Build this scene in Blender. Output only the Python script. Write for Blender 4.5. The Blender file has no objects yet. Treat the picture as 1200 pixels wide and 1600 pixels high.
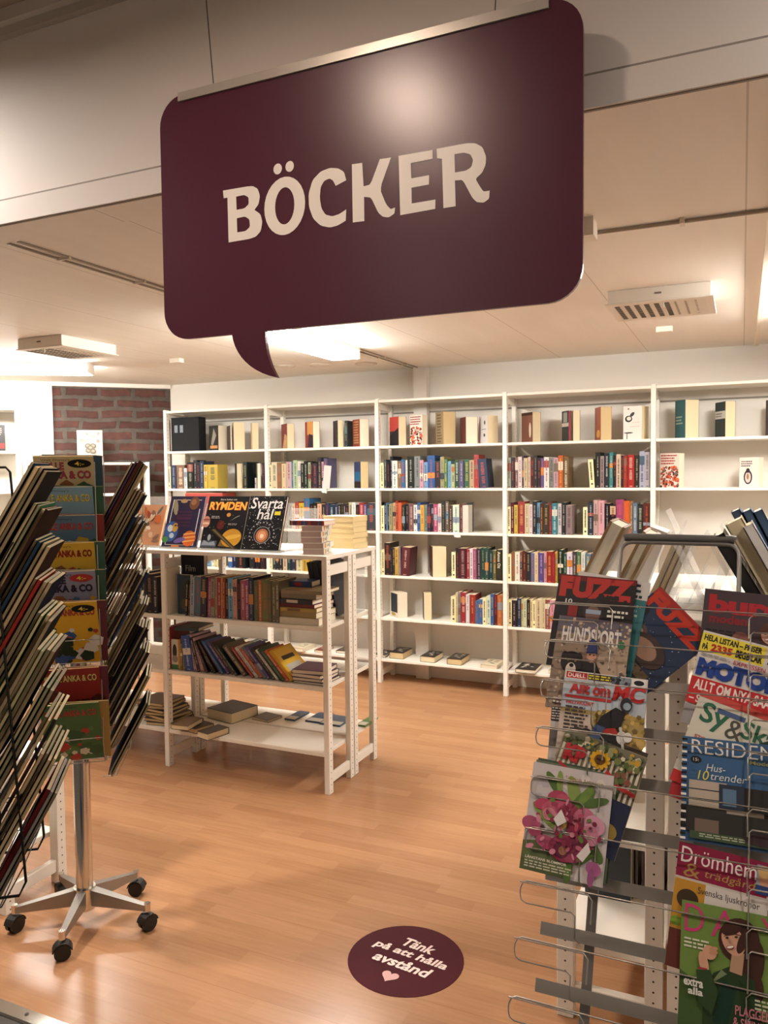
import bpy, math, random, re
from math import sin, cos, tan, atan, pi, radians, sqrt
from mathutils import Vector, Matrix
from mathutils.geometry import tessellate_polygon

random.seed(7)
SC = bpy.context.scene
COL = SC.collection

# ---------------------------------------------------------------- camera
FPX, PITCH, ROLL, YAW, CAMZ = 1235.0, .0485, -.0107, .4255, 1.66
_fw = Vector((-sin(YAW), cos(YAW), 0)); _rt = Vector((cos(YAW), sin(YAW), 0)); _up = Vector((0, 0, 1))
_w = _fw * cos(PITCH) - _up * sin(PITCH); _u2 = _up * cos(PITCH) + _fw * sin(PITCH)
_r = _rt * cos(ROLL) + _u2 * sin(ROLL); _u = _u2 * cos(ROLL) - _rt * sin(ROLL)
CPOS = Vector((0, 0, CAMZ))
cd = bpy.data.cameras.new('camera'); cam = bpy.data.objects.new('camera', cd); COL.objects.link(cam)
cd.sensor_fit = 'VERTICAL'; cd.sensor_height = 36.0; cd.lens = FPX / 1600 * 36.0
cam.matrix_world = Matrix(((_r.x, _u.x, -_w.x, 0), (_r.y, _u.y, -_w.y, 0), (_r.z, _u.z, -_w.z, CAMZ), (0, 0, 0, 1)))
cd.clip_start = .05
SC.camera = cam

# ---------------------------------------------------------------- world, exposure
SC.view_settings.view_transform = 'Standard'
SC.view_settings.look = 'None'
SC.view_settings.gamma = 1.0
SC.view_settings.use_curve_mapping = False
SC.view_settings.exposure = 0.0
wd = bpy.data.worlds.new('world'); SC.world = wd; wd.use_nodes = True
wd.node_tree.nodes['Background'].inputs[0].default_value = (1, .9, .8, 1)
wd.node_tree.nodes['Background'].inputs[1].default_value = 0.02

LAMP_COL = (1.0, .96, .90)
LAMP_POWER = 84.0          # emission strength of the fluorescent diffusers
HALL_FILL_POWER = 8.0          # emission strength of the fill tube added in the entrance
SPOT_POWER = 265.0          # emission strength of the front room downlight, base for the added header fills

# ---------------------------------------------------------------- pixel of the photograph -> point on a known plane
def ray(px, py): return _r * ((px - 600) / FPX) - _u * ((py - 800) / FPX) + _w
def on_y(px, py, v): d = ray(px, py); return CPOS + d * (v / d.y)
def on_x(px, py, v): d = ray(px, py); return CPOS + d * (v / d.x)
def on_z(px, py, v): d = ray(px, py); return CPOS + d * ((v - CAMZ) / d.z)
def on_plane(px, py, p, n): d = ray(px, py); return CPOS + d * ((p - CPOS).dot(n) / d.dot(n))
def at_xy(px, py, x, y):
    d = ray(px, py); return CPOS + d * ((x * _fw.x + y * _fw.y) / (d.x * _fw.x + d.y * _fw.y))
def project(p):
    d = Vector(p) - CPOS; z = d.dot(_w); return 600 + FPX * d.dot(_r) / z, 800 - FPX * d.dot(_u) / z

# ---------------------------------------------------------------- materials
def lin(c): return c / 12.92 if c <= .04045 else ((c + .055) / 1.055) ** 2.4
def rgb(h):
    h = h.lstrip('#'); return tuple(lin(int(h[i:i + 2], 16) / 255) for i in (0, 2, 4)) + (1,)
MATS = {}
def M(h, rough=.5, metal=0.0, spec=.5, name=None):
    k = (h, rough, metal, spec)
    if k in MATS: return MATS[k]
    m = bpy.data.materials.new(name or 'paint_' + h.lstrip('#')); m.use_nodes = True
    b = m.node_tree.nodes['Principled BSDF']
    b.inputs['Base Color'].default_value = rgb(h); b.inputs['Roughness'].default_value = rough
    b.inputs['Metallic'].default_value = metal; b.inputs['Specular IOR Level'].default_value = spec
    MATS[k] = m; return m
def nodemat(name):
    m = bpy.data.materials.new(name); m.use_nodes = True
    nt = m.node_tree; return m, nt, nt.nodes['Principled BSDF']
def N(nt, t, **kw):
    n = nt.nodes.new(t)
    for k, v in kw.items():
        if k in n.inputs: n.inputs[k].default_value = v
        else: setattr(n, k, v)
    return n
def L(nt, a, b): nt.links.new(a, b)
def mathn(nt, op, a, b=None, c=None):
    n = nt.nodes.new('ShaderNodeMath'); n.operation = op
    for i, v in enumerate((a, b, c)):
        if v is None: continue
        if isinstance(v, (int, float)): n.inputs[i].default_value = v
        else: nt.links.new(v, n.inputs[i])
    return n.outputs[0]
def mixc(nt, fac, a, b, blend='MIX'):
    n = nt.nodes.new('ShaderNodeMix'); n.data_type = 'RGBA'; n.blend_type = blend
    for s, v in ((n.inputs['Factor'], fac), (n.inputs[6], a), (n.inputs[7], b)):
        if isinstance(v, (int, float, tuple)): s.default_value = v
        else: nt.links.new(v, s)
    return n.outputs[2]

def paint_noise(name, h, amount=.05, scale=3.0, rough=.6, bump=.0, stretch=(1, 1, 1)):
    m, nt, b = nodemat(name)
    tc = N(nt, 'ShaderNodeTexCoord'); mp = N(nt, 'ShaderNodeMapping'); mp.inputs['Scale'].default_value = stretch
    L(nt, tc.outputs['Object'], mp.inputs[0])
    no = N(nt, 'ShaderNodeTexNoise', Scale=scale, Detail=5.0); L(nt, mp.outputs[0], no.inputs['Vector'])
    c = rgb(h); lo = tuple(x * (1 - amount) for x in c[:3]) + (1,); hi = tuple(min(1, x * (1 + amount)) for x in c[:3]) + (1,)
    L(nt, mixc(nt, no.outputs['Fac'], lo, hi), b.inputs['Base Color'])
    b.inputs['Roughness'].default_value = rough
    if bump:
        n2 = N(nt, 'ShaderNodeTexNoise', Scale=scale * 40, Detail=3.0); L(nt, mp.outputs[0], n2.inputs['Vector'])
        bp = N(nt, 'ShaderNodeBump', Strength=bump, Distance=.004); L(nt, n2.outputs['Fac'], bp.inputs['Height']); L(nt, bp.outputs[0], b.inputs['Normal'])
    return m

def laminate():
    m, nt, b = nodemat('beech_laminate')
    tc = N(nt, 'ShaderNodeTexCoord')
    br = N(nt, 'ShaderNodeTexBrick', Scale=1.0); br.offset = .37; br.squash = 1.0
    br.inputs['Color1'].default_value = (0, 0, 0, 1); br.inputs['Color2'].default_value = (1, 1, 1, 1); br.inputs['Mortar'].default_value = (.5, .5, .5, 1)
    br.inputs['Mortar Size'].default_value = .0006; br.inputs['Brick Width'].default_value = .46; br.inputs['Row Height'].default_value = .068
    br.inputs['Bias'].default_value = 0.0
    L(nt, tc.outputs['Object'], br.inputs['Vector'])
    mp = N(nt, 'ShaderNodeMapping'); mp.inputs['Scale'].default_value = (1.6, 22, 1); L(nt, tc.outputs['Object'], mp.inputs[0])
    gr = N(nt, 'ShaderNodeTexNoise', Scale=3.0, Detail=6.0, Distortion=.6); L(nt, mp.outputs[0], gr.inputs['Vector'])
    big = N(nt, 'ShaderNodeTexNoise', Scale=1.3, Detail=2.0); L(nt, tc.outputs['Object'], big.inputs['Vector'])
    c1 = mixc(nt, br.outputs['Color'], rgb('a07655'), rgb('ae8360'))
    c2 = mixc(nt, gr.outputs['Fac'], (.8, .77, .73, 1), (1.15, 1.15, 1.14, 1))
    c = mixc(nt, 1.0, c1, c2, 'MULTIPLY')
    c3 = mixc(nt, big.outputs['Fac'], (.95, .93, .92, 1), (1.04, 1.04, 1.04, 1))
    c = mixc(nt, 1.0, c, c3, 'MULTIPLY')
    # long joints between boards of three strips
    sep = N(nt, 'ShaderNodeSeparateXYZ'); L(nt, tc.outputs['Object'], sep.inputs[0])
    fr = mathn(nt, 'FRACT', mathn(nt, 'DIVIDE', sep.outputs['Y'], .204))
    ln = mathn(nt, 'LESS_THAN', fr, .012)
    c = mixc(nt, mathn(nt, 'MULTIPLY', ln, .35), c, rgb('7a4f30'))
    L(nt, c, b.inputs['Base Color'])
    b.inputs['Roughness'].default_value = .24; b.inputs['Specular IOR Level'].default_value = .3
    return m

def brickwork():
    m, nt, b = nodemat('brickwork')
    tc = N(nt, 'ShaderNodeTexCoord'); mp = N(nt, 'ShaderNodeMapping')
    mp.inputs['Rotation'].default_value = (radians(90), 0, 0); L(nt, tc.outputs['Object'], mp.inputs[0])
    wob = N(nt, 'ShaderNodeTexNoise', Scale=7.0, Detail=3.0); L(nt, mp.outputs[0], wob.inputs['Vector'])
    add = N(nt, 'ShaderNodeVectorMath'); add.operation = 'MULTIPLY_ADD'
    L(nt, wob.outputs['Color'], add.inputs[0]); add.inputs[1].default_value = (.06, .045, 0); L(nt, mp.outputs[0], add.inputs[2])
    br = N(nt, 'ShaderNodeTexBrick', Scale=1.0)
    br.inputs['Color1'].default_value = rgb('4a2c27'); br.inputs['Color2'].default_value = rgb('5c3a32'); br.inputs['Mortar'].default_value = rgb('565049')
    br.inputs['Mortar Size'].default_value = .021; br.inputs['Brick Width'].default_value = .3; br.inputs['Row Height'].default_value = .098; br.inputs['Mortar Smooth'].default_value = .25
    L(nt, add.outputs[0], br.inputs['Vector'])
    no = N(nt, 'ShaderNodeTexNoise', Scale=14.0, Detail=6.0); L(nt, mp.outputs[0], no.inputs['Vector'])
    c = mixc(nt, 1.0, br.outputs['Color'], mixc(nt, no.outputs['Fac'], (.35, .37, .38, 1), (1.4, 1.3, 1.25, 1)), 'MULTIPLY')
    L(nt, c, b.inputs['Base Color']); b.inputs['Roughness'].default_value = .85
    bp = N(nt, 'ShaderNodeBump', Strength=.6, Distance=.01); L(nt, mathn(nt, 'SUBTRACT', 1.0, br.outputs['Fac']), bp.inputs['Height']); L(nt, bp.outputs[0], b.inputs['Normal'])
    return m

def pegged(name, h):
    """white lacquered post with a row of peg holes; UV in metres on the drilled faces"""
    m, nt, b = nodemat(name)
    tc = N(nt, 'ShaderNodeTexCoord'); sep = N(nt, 'ShaderNodeSeparateXYZ'); L(nt, tc.outputs['UV'], sep.inputs[0])
    v = mathn(nt, 'SUBTRACT', mathn(nt, 'MULTIPLY', mathn(nt, 'FRACT', mathn(nt, 'DIVIDE', sep.outputs['Y'], .032)), .032), .016)
    d = mathn(nt, 'SQRT', mathn(nt, 'ADD', mathn(nt, 'POWER', sep.outputs['X'], 2), mathn(nt, 'POWER', v, 2)))
    L(nt, mixc(nt, mathn(nt, 'LESS_THAN', d, .0032), rgb(h), rgb('3c342c')), b.inputs['Base Color'])
    b.inputs['Roughness'].default_value = .45
    return m

def clear_plastic(name='clear_acrylic', rough=.03, tint=.96):
    m = bpy.data.materials.new(name); m.use_nodes = True; nt = m.node_tree
    nt.nodes.remove(nt.nodes['Principled BSDF'])
    tr = N(nt, 'ShaderNodeBsdfTransparent'); tr.inputs[0].default_value = (tint, tint, tint, 1)
    gl = N(nt, 'ShaderNodeBsdfGlossy', Roughness=rough)
    mx = N(nt, 'ShaderNodeMixShader'); mx.inputs[0].default_value = .05; L(nt, tr.outputs[0], mx.inputs[1]); L(nt, gl.outputs[0], mx.inputs[2])
    df = N(nt, 'ShaderNodeBsdfDiffuse'); df.inputs[0].default_value = (.9, .88, .85, 1)
    tl = N(nt, 'ShaderNodeBsdfTranslucent'); tl.inputs[0].default_value = (.9, .88, .85, 1)
    ad = N(nt, 'ShaderNodeMixShader'); ad.inputs[0].default_value = .5; L(nt, df.outputs[0], ad.inputs[1]); L(nt, tl.outputs[0], ad.inputs[2])
    m2 = N(nt, 'ShaderNodeMixShader'); m2.inputs[0].default_value = .17; L(nt, mx.outputs[0], m2.inputs[1]); L(nt, ad.outputs[0], m2.inputs[2])
    L(nt, m2.outputs[0], nt.nodes['Material Output'].inputs[0]); return m

def glow(name, col, power):
    m = bpy.data.materials.new(name); m.use_nodes = True; b = m.node_tree.nodes['Principled BSDF']
    b.inputs['Base Color'].default_value = (.9, .9, .9, 1)
    b.inputs['Emission Color'].default_value = col + (1,); b.inputs['Emission Strength'].default_value = power; return m

WALL = paint_noise('wall_paint', 'e2dcd2', .02, 2.0, .65, .05)
CEIL = paint_noise('ceiling_boards', 'ebe3d8', .06, 2.2, .6, .04, (6, .6, 1))
def board_joints(m, w, h):
    nt = m.node_tree; b = nt.nodes['Principled BSDF']; src = b.inputs['Base Color'].links[0].from_socket
    tc = N(nt, 'ShaderNodeTexCoord'); sep = N(nt, 'ShaderNodeSeparateXYZ'); L(nt, tc.outputs['Object'], sep.inputs[0])
    ln = mathn(nt, 'LESS_THAN', mathn(nt, 'FRACT', mathn(nt, 'DIVIDE', sep.outputs['X'], w)), .008)
    L(nt, mixc(nt, mathn(nt, 'MULTIPLY', ln, .5), src, rgb(h)), b.inputs['Base Color'])
board_joints(CEIL, .62, '9a8872')
HEADER = paint_noise('header_paint', 'ded6ce', .02, 1.5, .6, .03)
FLOOR = laminate(); BRICK = brickwork()
WHITE = M('ece6da', .42, name='white_lacquer'); PEG = pegged('white_drilled_lacquer', 'ece6da')
PAGES4 = M('b39f78', .85, name='old_page_edges'); PAGES5 = M('917f60', .85, name='brown_page_edges')
PAGES = M('dccba6', .8, name='page_edges'); PAGES2 = M('e8dcc4', .8, name='pale_page_edges'); PAGES3 = M('c9b184', .8, name='yellowed_page_edges')
CHROME = M('d8d4cc', .16, 1.0, name='chrome'); STEEL = M('9b9791', .36, .85, name='brushed_steel'); GREY = M('77746f', .4, .6, name='grey_enamel')
WIRE = M('a8a49c', .3, .9, name='zinc_wire'); BLACKW = M('14120f', .4, .3, name='black_wire'); RUBBER = M('16140f', .5, name='black_rubber')
CLEAR = clear_plastic(); LAMP = glow('lamp_diffuser', LAMP_COL, LAMP_POWER)
DARKSLOT = M('55504a', .7)

# ---------------------------------------------------------------- mesh builder
class MB:
    def __init__(s): s.v = []; s.f = []; s.m = []; s.mats = []; s.uv = {}; s.smooth = set()
    def mi(s, mat):
        if mat not in s.mats: s.mats.append(mat)
        return s.mats.index(mat)
    def add(s, verts, faces, mat, mx=None, smooth=False):
        o = len(s.v)
        s.v += [(mx @ Vector(p)) if mx else Vector(p) for p in verts]
        i = s.mi(mat)
        for f in faces:
            if smooth: s.smooth.add(len(s.f))
            s.f.append([o + k for k in f]); s.m.append(i)
        return s
    def box(s, x0, x1, y0, y1, z0, z1, mat, mx=None):
        v = [(x0, y0, z0), (x1, y0, z0), (x1, y1, z0), (x0, y1, z0), (x0, y0, z1), (x1, y0, z1), (x1, y1, z1), (x0, y1, z1)]
        return s.add(v, [(0, 3, 2, 1), (4, 5, 6, 7), (0, 1, 5, 4), (1, 2, 6, 5), (2, 3, 7, 6), (3, 0, 4, 7)], mat, mx)
    def post(s, x0, x1, y0, y1, z0, z1, mat):
        """box whose two x faces carry metre UVs centred on the post, for the peg holes"""
        n = len(s.f); s.box(x0, x1, y0, y1, z0, z1, mat); h = (y1 - y0) / 2
        s.uv[n + 3] = [(-h, z0), (h, z0), (h, z1), (-h, z1)]; s.uv[n + 5] = [(h, z0), (-h, z0), (-h, z1), (h, z1)]
    def poly(s, pts, mat, mx=None):
        return s.add(pts, [tuple(range(len(pts)))], mat, mx)
    def fill(s, loops, mat, mx=None):
        """filled flat shape with holes; loops of (x, y) laid in the local xz plane facing -y"""
        tri = tessellate_polygon([[Vector((a, b, 0)) for a, b in lp] for lp in loops])
        pts = [(a, 0, b) for lp in loops for a, b in lp]
        out = []
        for t in tri:
            a, b, c = (Vector((pts[k][0], pts[k][2])) for k in t)
            ar = (b - a).cross(c - a)
            out.append(tuple(t) if ar > 0 else tuple(reversed(t)))
        return s.add(pts, out, mat, mx)
    def prism(s, loop, y0, y1, mat, mx=None):
        n = len(loop)
        v = [(a, y0, b) for a, b in loop] + [(a, y1, b) for a, b in loop]
        s.add(v, [tuple(range(n)), tuple(reversed(range(n, 2 * n)))] + [((i + 1) % n, i, n + i, n + (i + 1) % n) for i in range(n)], mat, mx); return s
    def tube(s, pts, r, mat, seg=6, mx=None, caps=True, radii=None):
        pts = [Vector(p) for p in pts]; rings = []; n = len(pts); prev = None
        for i, p in enumerate(pts):
            d = (pts[min(i + 1, n - 1)] - pts[max(i - 1, 0)]).normalized()
            if prev is None:
                a = Vector((0, 0, 1)) if abs(d.z) < .9 else Vector((1, 0, 0)); e1 = d.cross(a).normalized()
            else:
                e1 = (prev - d * prev.dot(d)).normalized()
            prev = e1; e2 = d.cross(e1); rr = radii[i] if radii else r
            rings.append([p + (e1 * cos(2 * pi * k / seg) + e2 * sin(2 * pi * k / seg)) * rr for k in range(seg)])
        v = [q for rg in rings for q in rg]
        f = [(i * seg + k, i * seg + (k + 1) % seg, (i + 1) * seg + (k + 1) % seg, (i + 1) * seg + k) for i in range(n - 1) for k in range(seg)]
        s.add(v, f, mat, mx, True)
        if caps: s.add(v, [tuple(reversed(range(seg))), tuple(range((n - 1) * seg, n * seg))], mat, mx)
        return s
    def cyl(s, p, r, h, mat, seg=20, axis='z', mx=None):
        p = Vector(p); d = {'x': Vector((h, 0, 0)), 'y': Vector((0, h, 0)), 'z': Vector((0, 0, h))}[axis]
        return s.tube([p, p + d], r, mat, seg, mx)
    def build(s, name, parent=None, loc=None, rotz=0, mat4=None, inv=None):
        me = bpy.data.meshes.new(name)
        me.from_pydata([tuple(p) for p in s.v], [], s.f)
        for m in s.mats: me.materials.append(m)
        me.polygons.foreach_set('material_index', s.m)
        if s.smooth:
            for k in s.smooth: me.polygons[k].use_smooth = True
        if s.uv:
            u = me.uv_layers.new(name='UVMap')
            for p in me.polygons:
                for k, li in enumerate(p.loop_indices):
                    u.data[li].uv = s.uv[p.index][k] if p.index in s.uv else (.5, 0)
        me.update()
        o = bpy.data.objects.new(name, me); COL.objects.link(o)
        if parent: o.parent = parent
        if mat4 is not None: o.matrix_world = mat4
        elif loc is not None: o.location = loc; o.rotation_euler = (0, 0, rotz)
        return o

def thing(name, label, cat, loc=(0, 0, 0), rotz=0, group=None, mat4=None):
    o = bpy.data.objects.new(name, None); COL.objects.link(o); o.empty_display_size = .05
    if mat4 is not None: o.matrix_world = mat4
    else: o.location = loc; o.rotation_euler = (0, 0, rotz)
    return tag(o, label, cat, group)
def tag(o, label, cat, group=None):
    o['label'] = label; o['category'] = cat
    if group: o['group'] = group
    return o
def struct(o): o['kind'] = 'structure'; return o
def bevel(o, w=.003, seg=2):
    m = o.modifiers.new('edge', 'BEVEL'); m.width = w; m.segments = seg; m.limit_method = 'ANGLE'; return o

ORD = ('first second third fourth fifth sixth seventh eighth ninth tenth eleventh twelfth thirteenth fourteenth fifteenth sixteenth '
       'seventeenth eighteenth nineteenth twentieth').split()
ORD += ['twenty-' + x for x in ORD[:9]] + ['thirtieth']

# ---------------------------------------------------------------- lettering
_TXT = {}
def glyphs(text, bold=0.0):
    k = (text, bold)
    if k not in _TXT:
        c = bpy.data.curves.new('lettering', 'FONT'); c.body = text; c.size = 1; c.offset = bold; c.resolution_u = 3; c.fill_mode = 'FRONT'
        o = bpy.data.objects.new('lettering', c); COL.objects.link(o)
        dg = bpy.context.evaluated_depsgraph_get(); dg.update()
        me = o.evaluated_get(dg).to_mesh()
        v = [(p.co.x, p.co.y) for p in me.vertices]; f = [tuple(p.vertices) for p in me.polygons]
        o.evaluated_get(dg).to_mesh_clear(); bpy.data.objects.remove(o); bpy.data.curves.remove(c)
        _TXT[k] = (v, f)
    return _TXT[k]
def text(mb, s, mat, box, mx, y=-.001, bold=.02, shear=0.0, fit='both', rot=0.0):
    """text fitted into box (x0, z0, x1, z1) of the local xz plane, facing -y"""
    v, f = glyphs(s, bold)
    if not v: return
    x0 = min(p[0] for p in v); x1 = max(p[0] for p in v); y0 = min(p[1] for p in v); y1 = max(p[1] for p in v)
    W, H = box[2] - box[0], box[3] - box[1]
    if rot == 90:   # reading downwards
        sx = H / (x1 - x0); sy = W / (y1 - y0)
        pts = [(box[0] + (b - y0) * sy, y, box[3] - (a - x0) * sx) for a, b in v]
    else:
        sx = W / (x1 - x0); sy = H / (y1 - y0)
        if fit == 'h': sx = sy
        if fit == 'w': sy = sx
        pts = [(box[0] + (a - x0) * sx + shear * (b - y0) * sy, y, box[1] + (b - y0) * sy) for a, b in v]
    out = []
    for q in f:
        a, b, c = pts[q[0]], pts[q[1]], pts[q[2]]
        ar = (b[0] - a[0]) * (c[2] - a[2]) - (b[2] - a[2]) * (c[0] - a[0])
        out.append(q if ar > 0 else tuple(reversed(q)))
    mb.add(pts, out, mat, mx)

def AM(h): return M(h, .5, 0, .25)
class Art:
    """flat print on a cover: u, v in 0..1 over a w x h sheet in the local xz plane facing -y"""
    def __init__(s, w, h, y0=0.0): s.w, s.h, s.y, s.mb = w, h, y0, MB()
    def nxt(s): s.y -= .00025; return s.y
    def rect(s, u0, v0, u1, v1, h): y = s.nxt(); s.mb.poly([(u0 * s.w, y, v0 * s.h), (u1 * s.w, y, v0 * s.h), (u1 * s.w, y, v1 * s.h), (u0 * s.w, y, v1 * s.h)], AM(h)); return s
    def poly(s, pts, h): y = s.nxt(); s.mb.fill([[(u * s.w, v * s.h) for u, v in pts]], AM(h), Matrix.Translation((0, y, 0))); return s
    def ell(s, u, v, ru, rv, h, a0=0, a1=360, tilt=0):
        n = 22; y = s.nxt(); t = radians(tilt); pts = []
        for i in range(n + (a1 - a0 < 360)):
            a = radians(a0 + (a1 - a0) * i / n); x, z = ru * s.w * cos(a), rv * s.h * sin(a)
            pts.append((u * s.w + x * cos(t) - z * sin(t), v * s.h + x * sin(t) + z * cos(t)))
        s.mb.fill([pts], AM(h), Matrix.Translation((0, y, 0))); return s
    def dots(s, n, u0, v0, u1, v1, r0, r1, cols, seed=1):
        R = random.Random(seed); y = s.nxt()
        for i in range(n):
            u, v = R.uniform(u0, u1) * s.w, R.uniform(v0, v1) * s.h; r = R.uniform(r0, r1); q = R.uniform(0, 6)
            s.mb.poly([(u + r * cos(q + k * 1.2566), y - i * 1e-6, v + r * sin(q + k * 1.2566)) for k in range(5)], AM(R.choice(cols)))
        return s
    def text(s, t, u0, v0, u1, v1, h, bold=.02, shear=0.0):
        text(s.mb, t, AM(h), (u0 * s.w, v0 * s.h, u1 * s.w, v1 * s.h), None, s.nxt(), bold, shear); return s
    def lines(s, u0, v0, u1, v1, n, h, seed=3):
        """rows of small print too small to read"""
        R = random.Random(seed); y = s.nxt(); dv = (v1 - v0) / n
        for i in range(n):
            u = u0; end = u1 - R.uniform(0, .25) * (u1 - u0); z = v1 - (i + .75) * dv
            while u < end:
                e = min(end, u + R.uniform(.03, .09)); s.mb.poly([(u * s.w, y, z * s.h), (e * s.w, y, z * s.h), (e * s.w, y, (z + dv * .5) * s.h), (u * s.w, y, (z + dv * .5) * s.h)], AM(h)); u = e + .015
        return s

# ---------------------------------------------------------------- room shell
CZ = 2.505; BY = 5.95; CORN = Vector((-4.875, 5.95, 0)); DT = Vector((-.70711, -.70711, 0)); DN = Vector((.70711, -.70711, 0))
DEND = CORN + DT * 4.3
RX = 2.6; HY0, HY1 = 1.912, 2.06; FZ = 3.13; FRONT = -3.2; LX = -5.2

m = MB(); m.poly([(LX - 3, 1.66, 0), (RX, 1.66, 0), (RX, BY + .1, 0), (LX - 3, BY + .1, 0)], FLOOR); struct(m.build('floor'))
m = MB(); m.poly([(LX - 3, FRONT, -.002), (RX, FRONT, -.002), (RX, 1.66, -.002), (LX - 3, 1.66, -.002)], M('4a4642', .6)); struct(m.build('floor_entrance'))
m = MB(); m.prism([(-0.0275, 0.0), (.0275, 0.0), (.022, .005), (-.022, .005)], 0, RX - LX, M('b5b1aa', .25, .9), Matrix.Translation((LX, 1.6875, 0)) @ Matrix.Rotation(-pi / 2, 4, 'Z'))
m.cyl((-1.995, 1.69, .004), .006, .003, M('4a463f', .5), 8); struct(m.build('trim_1'))
m = MB(); m.box(CORN.x - .1, RX + .1, BY, BY + .1, 0, CZ + .1, WALL); struct(m.build('wall_back'))
m = MB(); m.box(RX, RX + .1, FRONT, BY, 0, FZ + .2, WALL); struct(m.build('wall_right'))
DROT = Matrix.Translation(CORN) @ Matrix.Rotation(radians(45), 4, 'Z')     # local x runs along the slanted wall towards the corner, -y faces the room
m = MB(); m.box(-1.05, .05, 0, .1, 0, CZ + .1, BRICK); struct(m.build('wall_brick', mat4=DROT))
m = MB(); m.box(-4.3, -1.02, -.03, .08, 0, CZ + .1, WALL); struct(m.build('wall_slanted', mat4=DROT))
m = MB(); m.box(-1.02, 0, -.03, 0, CZ - .035, CZ, M('e6dfd4', .5)); struct(m.build('trim_2', mat4=DROT))
m = MB(); m.box(DEND.x - .1, DEND.x, HY1, DEND.y + .1, 0, CZ + .1, WALL); struct(m.build('wall_left'))
m = MB(); m.poly([(DEND.x - .2, HY0 + .01, CZ), (DEND.x - .2, BY + .1, CZ), (RX, BY + .1, CZ), (RX, HY0 + .01, CZ)], CEIL); struct(m.build('ceiling'))
m = MB(); m.box(-9, RX, HY0, HY1, CZ - .008, FZ + .3, HEADER); m.box(-9, RX, HY0 - .012, HY0, CZ - .008, CZ + .066, HEADER); m.box(-9, RX, HY0 - .0015, HY0 + .001, CZ + .0705, CZ + .076, M('8f857b', .7)); m.box(-9, RX, HY0 + .004, HY1 - .002, CZ - .0095, CZ - .0075, CEIL); m.box(-9, RX, HY0 - .004, HY0 + .004, CZ - .0105, CZ - .0075, M('8f857b', .7)); struct(m.build('wall_header'))  # thin dark strips paint the shadow lines above and below the lip
m = MB(); m.box(-9, RX, HY0 - .05, HY0, FZ - .02, FZ + .02, M('c9c0b5', .5)); m.box(-9, RX, HY0 - .025, HY0, FZ - .045, FZ - .02, M('b8aea3', .5)); struct(m.build('trim_3'))
m = MB(); m.box(-9, RX, FRONT, HY0, FZ + .02, FZ + .1, M('a08e7c', .6)); struct(m.build('ceiling_entrance'))
m = MB(); m.box(-9, RX, FRONT - .1, FRONT, 0, FZ + .2, WALL); struct(m.build('wall_front'))
m = MB(); m.box(-9, -8.9, FRONT, HY1, 0, FZ + .2, WALL); struct(m.build('wall_entrance'))
# thin rail along the back wall and the boxed pipe in the corner of the ceiling
zr = on_y(700, 643.5, BY).z
m = MB(); m.box(CORN.x, RX, BY - .006, BY, zr, zr + .012, M('8d857a', .6)); m.box(CORN.x, RX, BY - .004, BY, zr + .012, CZ - .25, M('e8e2d8', .6)); struct(m.build('trim_4'))
xa, xb = on_y(651, 590, BY).x, on_y(671, 590, BY).x
m = MB(); m.box(xa, xb, BY - .07, BY, 0, CZ, M('e2dcd2', .55)); struct(m.build('trim_5'))

# ---------------------------------------------------------------- ceiling things
HALL_FILL = glow('entrance_fill_glow', LAMP_COL, HALL_FILL_POWER)
def lamp(name, label, mx, length, w=.2, h=.075, em=None, group='fluorescent ceiling lights'):
    t = thing(name, label, 'ceiling light', group=group, mat4=mx)
    a = MB(); a.box(-w / 2, w / 2, 0, length, -.02, 0, M('efeae2', .5)); a.box(-w / 2, w / 2, -.012, 0, -h, 0, M('efeae2', .5)); a.box(-w / 2, w / 2, length, length + .012, -h, 0, M('efeae2', .5)); a.build('housing', t)
    b = MB(); b.box(-w / 2 + .004, w / 2 - .004, 0, length, -h, -.0205, em or LAMP); b.build('diffuser', t)
    return t
lamp('ceiling_lamp', 'lit white fluorescent lamp glowing beneath the speech bubble tail of the sign', Matrix.Translation((-2.44, 3.5, CZ)), 1.29)
lamp('ceiling_lamp', 'lit fluorescent lamp near the slanted white wall over the tall corner bookcase',
     Matrix.Translation((-4.46, 4.53, CZ)) @ Matrix.Rotation(math.atan2(-.54, -.84) - pi / 2, 4, 'Z'), 1.3)
lamp('ceiling_lamp', 'lit fluorescent lamp beyond the louvred ceiling vent above the magazine rack', Matrix.Translation((.36, 3.55, CZ)), 1.29)

def vent(label, x0, x1, y0, y1, h, along):
    t = thing('ceiling_vent', label, 'vent', ((x0 + x1) / 2, (y0 + y1) / 2, CZ), group='white louvred ceiling vents')
    w, d = (x1 - x0) / 2, (y1 - y0) / 2
    a = MB(); a.box(-w, w, -d, d, -h, 0, M('e4dccf', .5)); a.box(-w - .012, w + .012, -d - .004, d + .012, -h - .006, -h, M('e4dccf', .5)); bevel(a.build('casing', t), .004)
    b = MB(); n = 9; b.box(-w * .9, w * .9, -d * .84, d * .84, -h - .0064, -h - .0059, M('e0d8cb', .5))
    for i in range(n):
        for j in range(7):
            u0 = -w * .88 + i * (1.76 * w / n); v0 = -d * .8 + j * (1.6 * d / 7)
            b.box(u0, u0 + 1.76 * w / n * (.5 if i < 6 else .22), v0, v0 + 1.6 * d / 7 * .72, -h - .0085, -h - .0061, M('5c554b', .7) if i < 6 else M('b3a997', .7))
    b.build('grille', t)
    c = MB(); c.box(-.015, .015, -d - .0062, -d - .0042, -h * .55, -h * .42, M('6d6558', .5)); c.cyl((w * .1, -d * .9, -h - .03), .004, .028, M('d7cfc0', .5), 6); c.build('latch', t)
vent('white louvred ceiling vent hanging above the magazine rack', -.586, -.135, 3.865, 4.29, .062, 'x')
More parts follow.
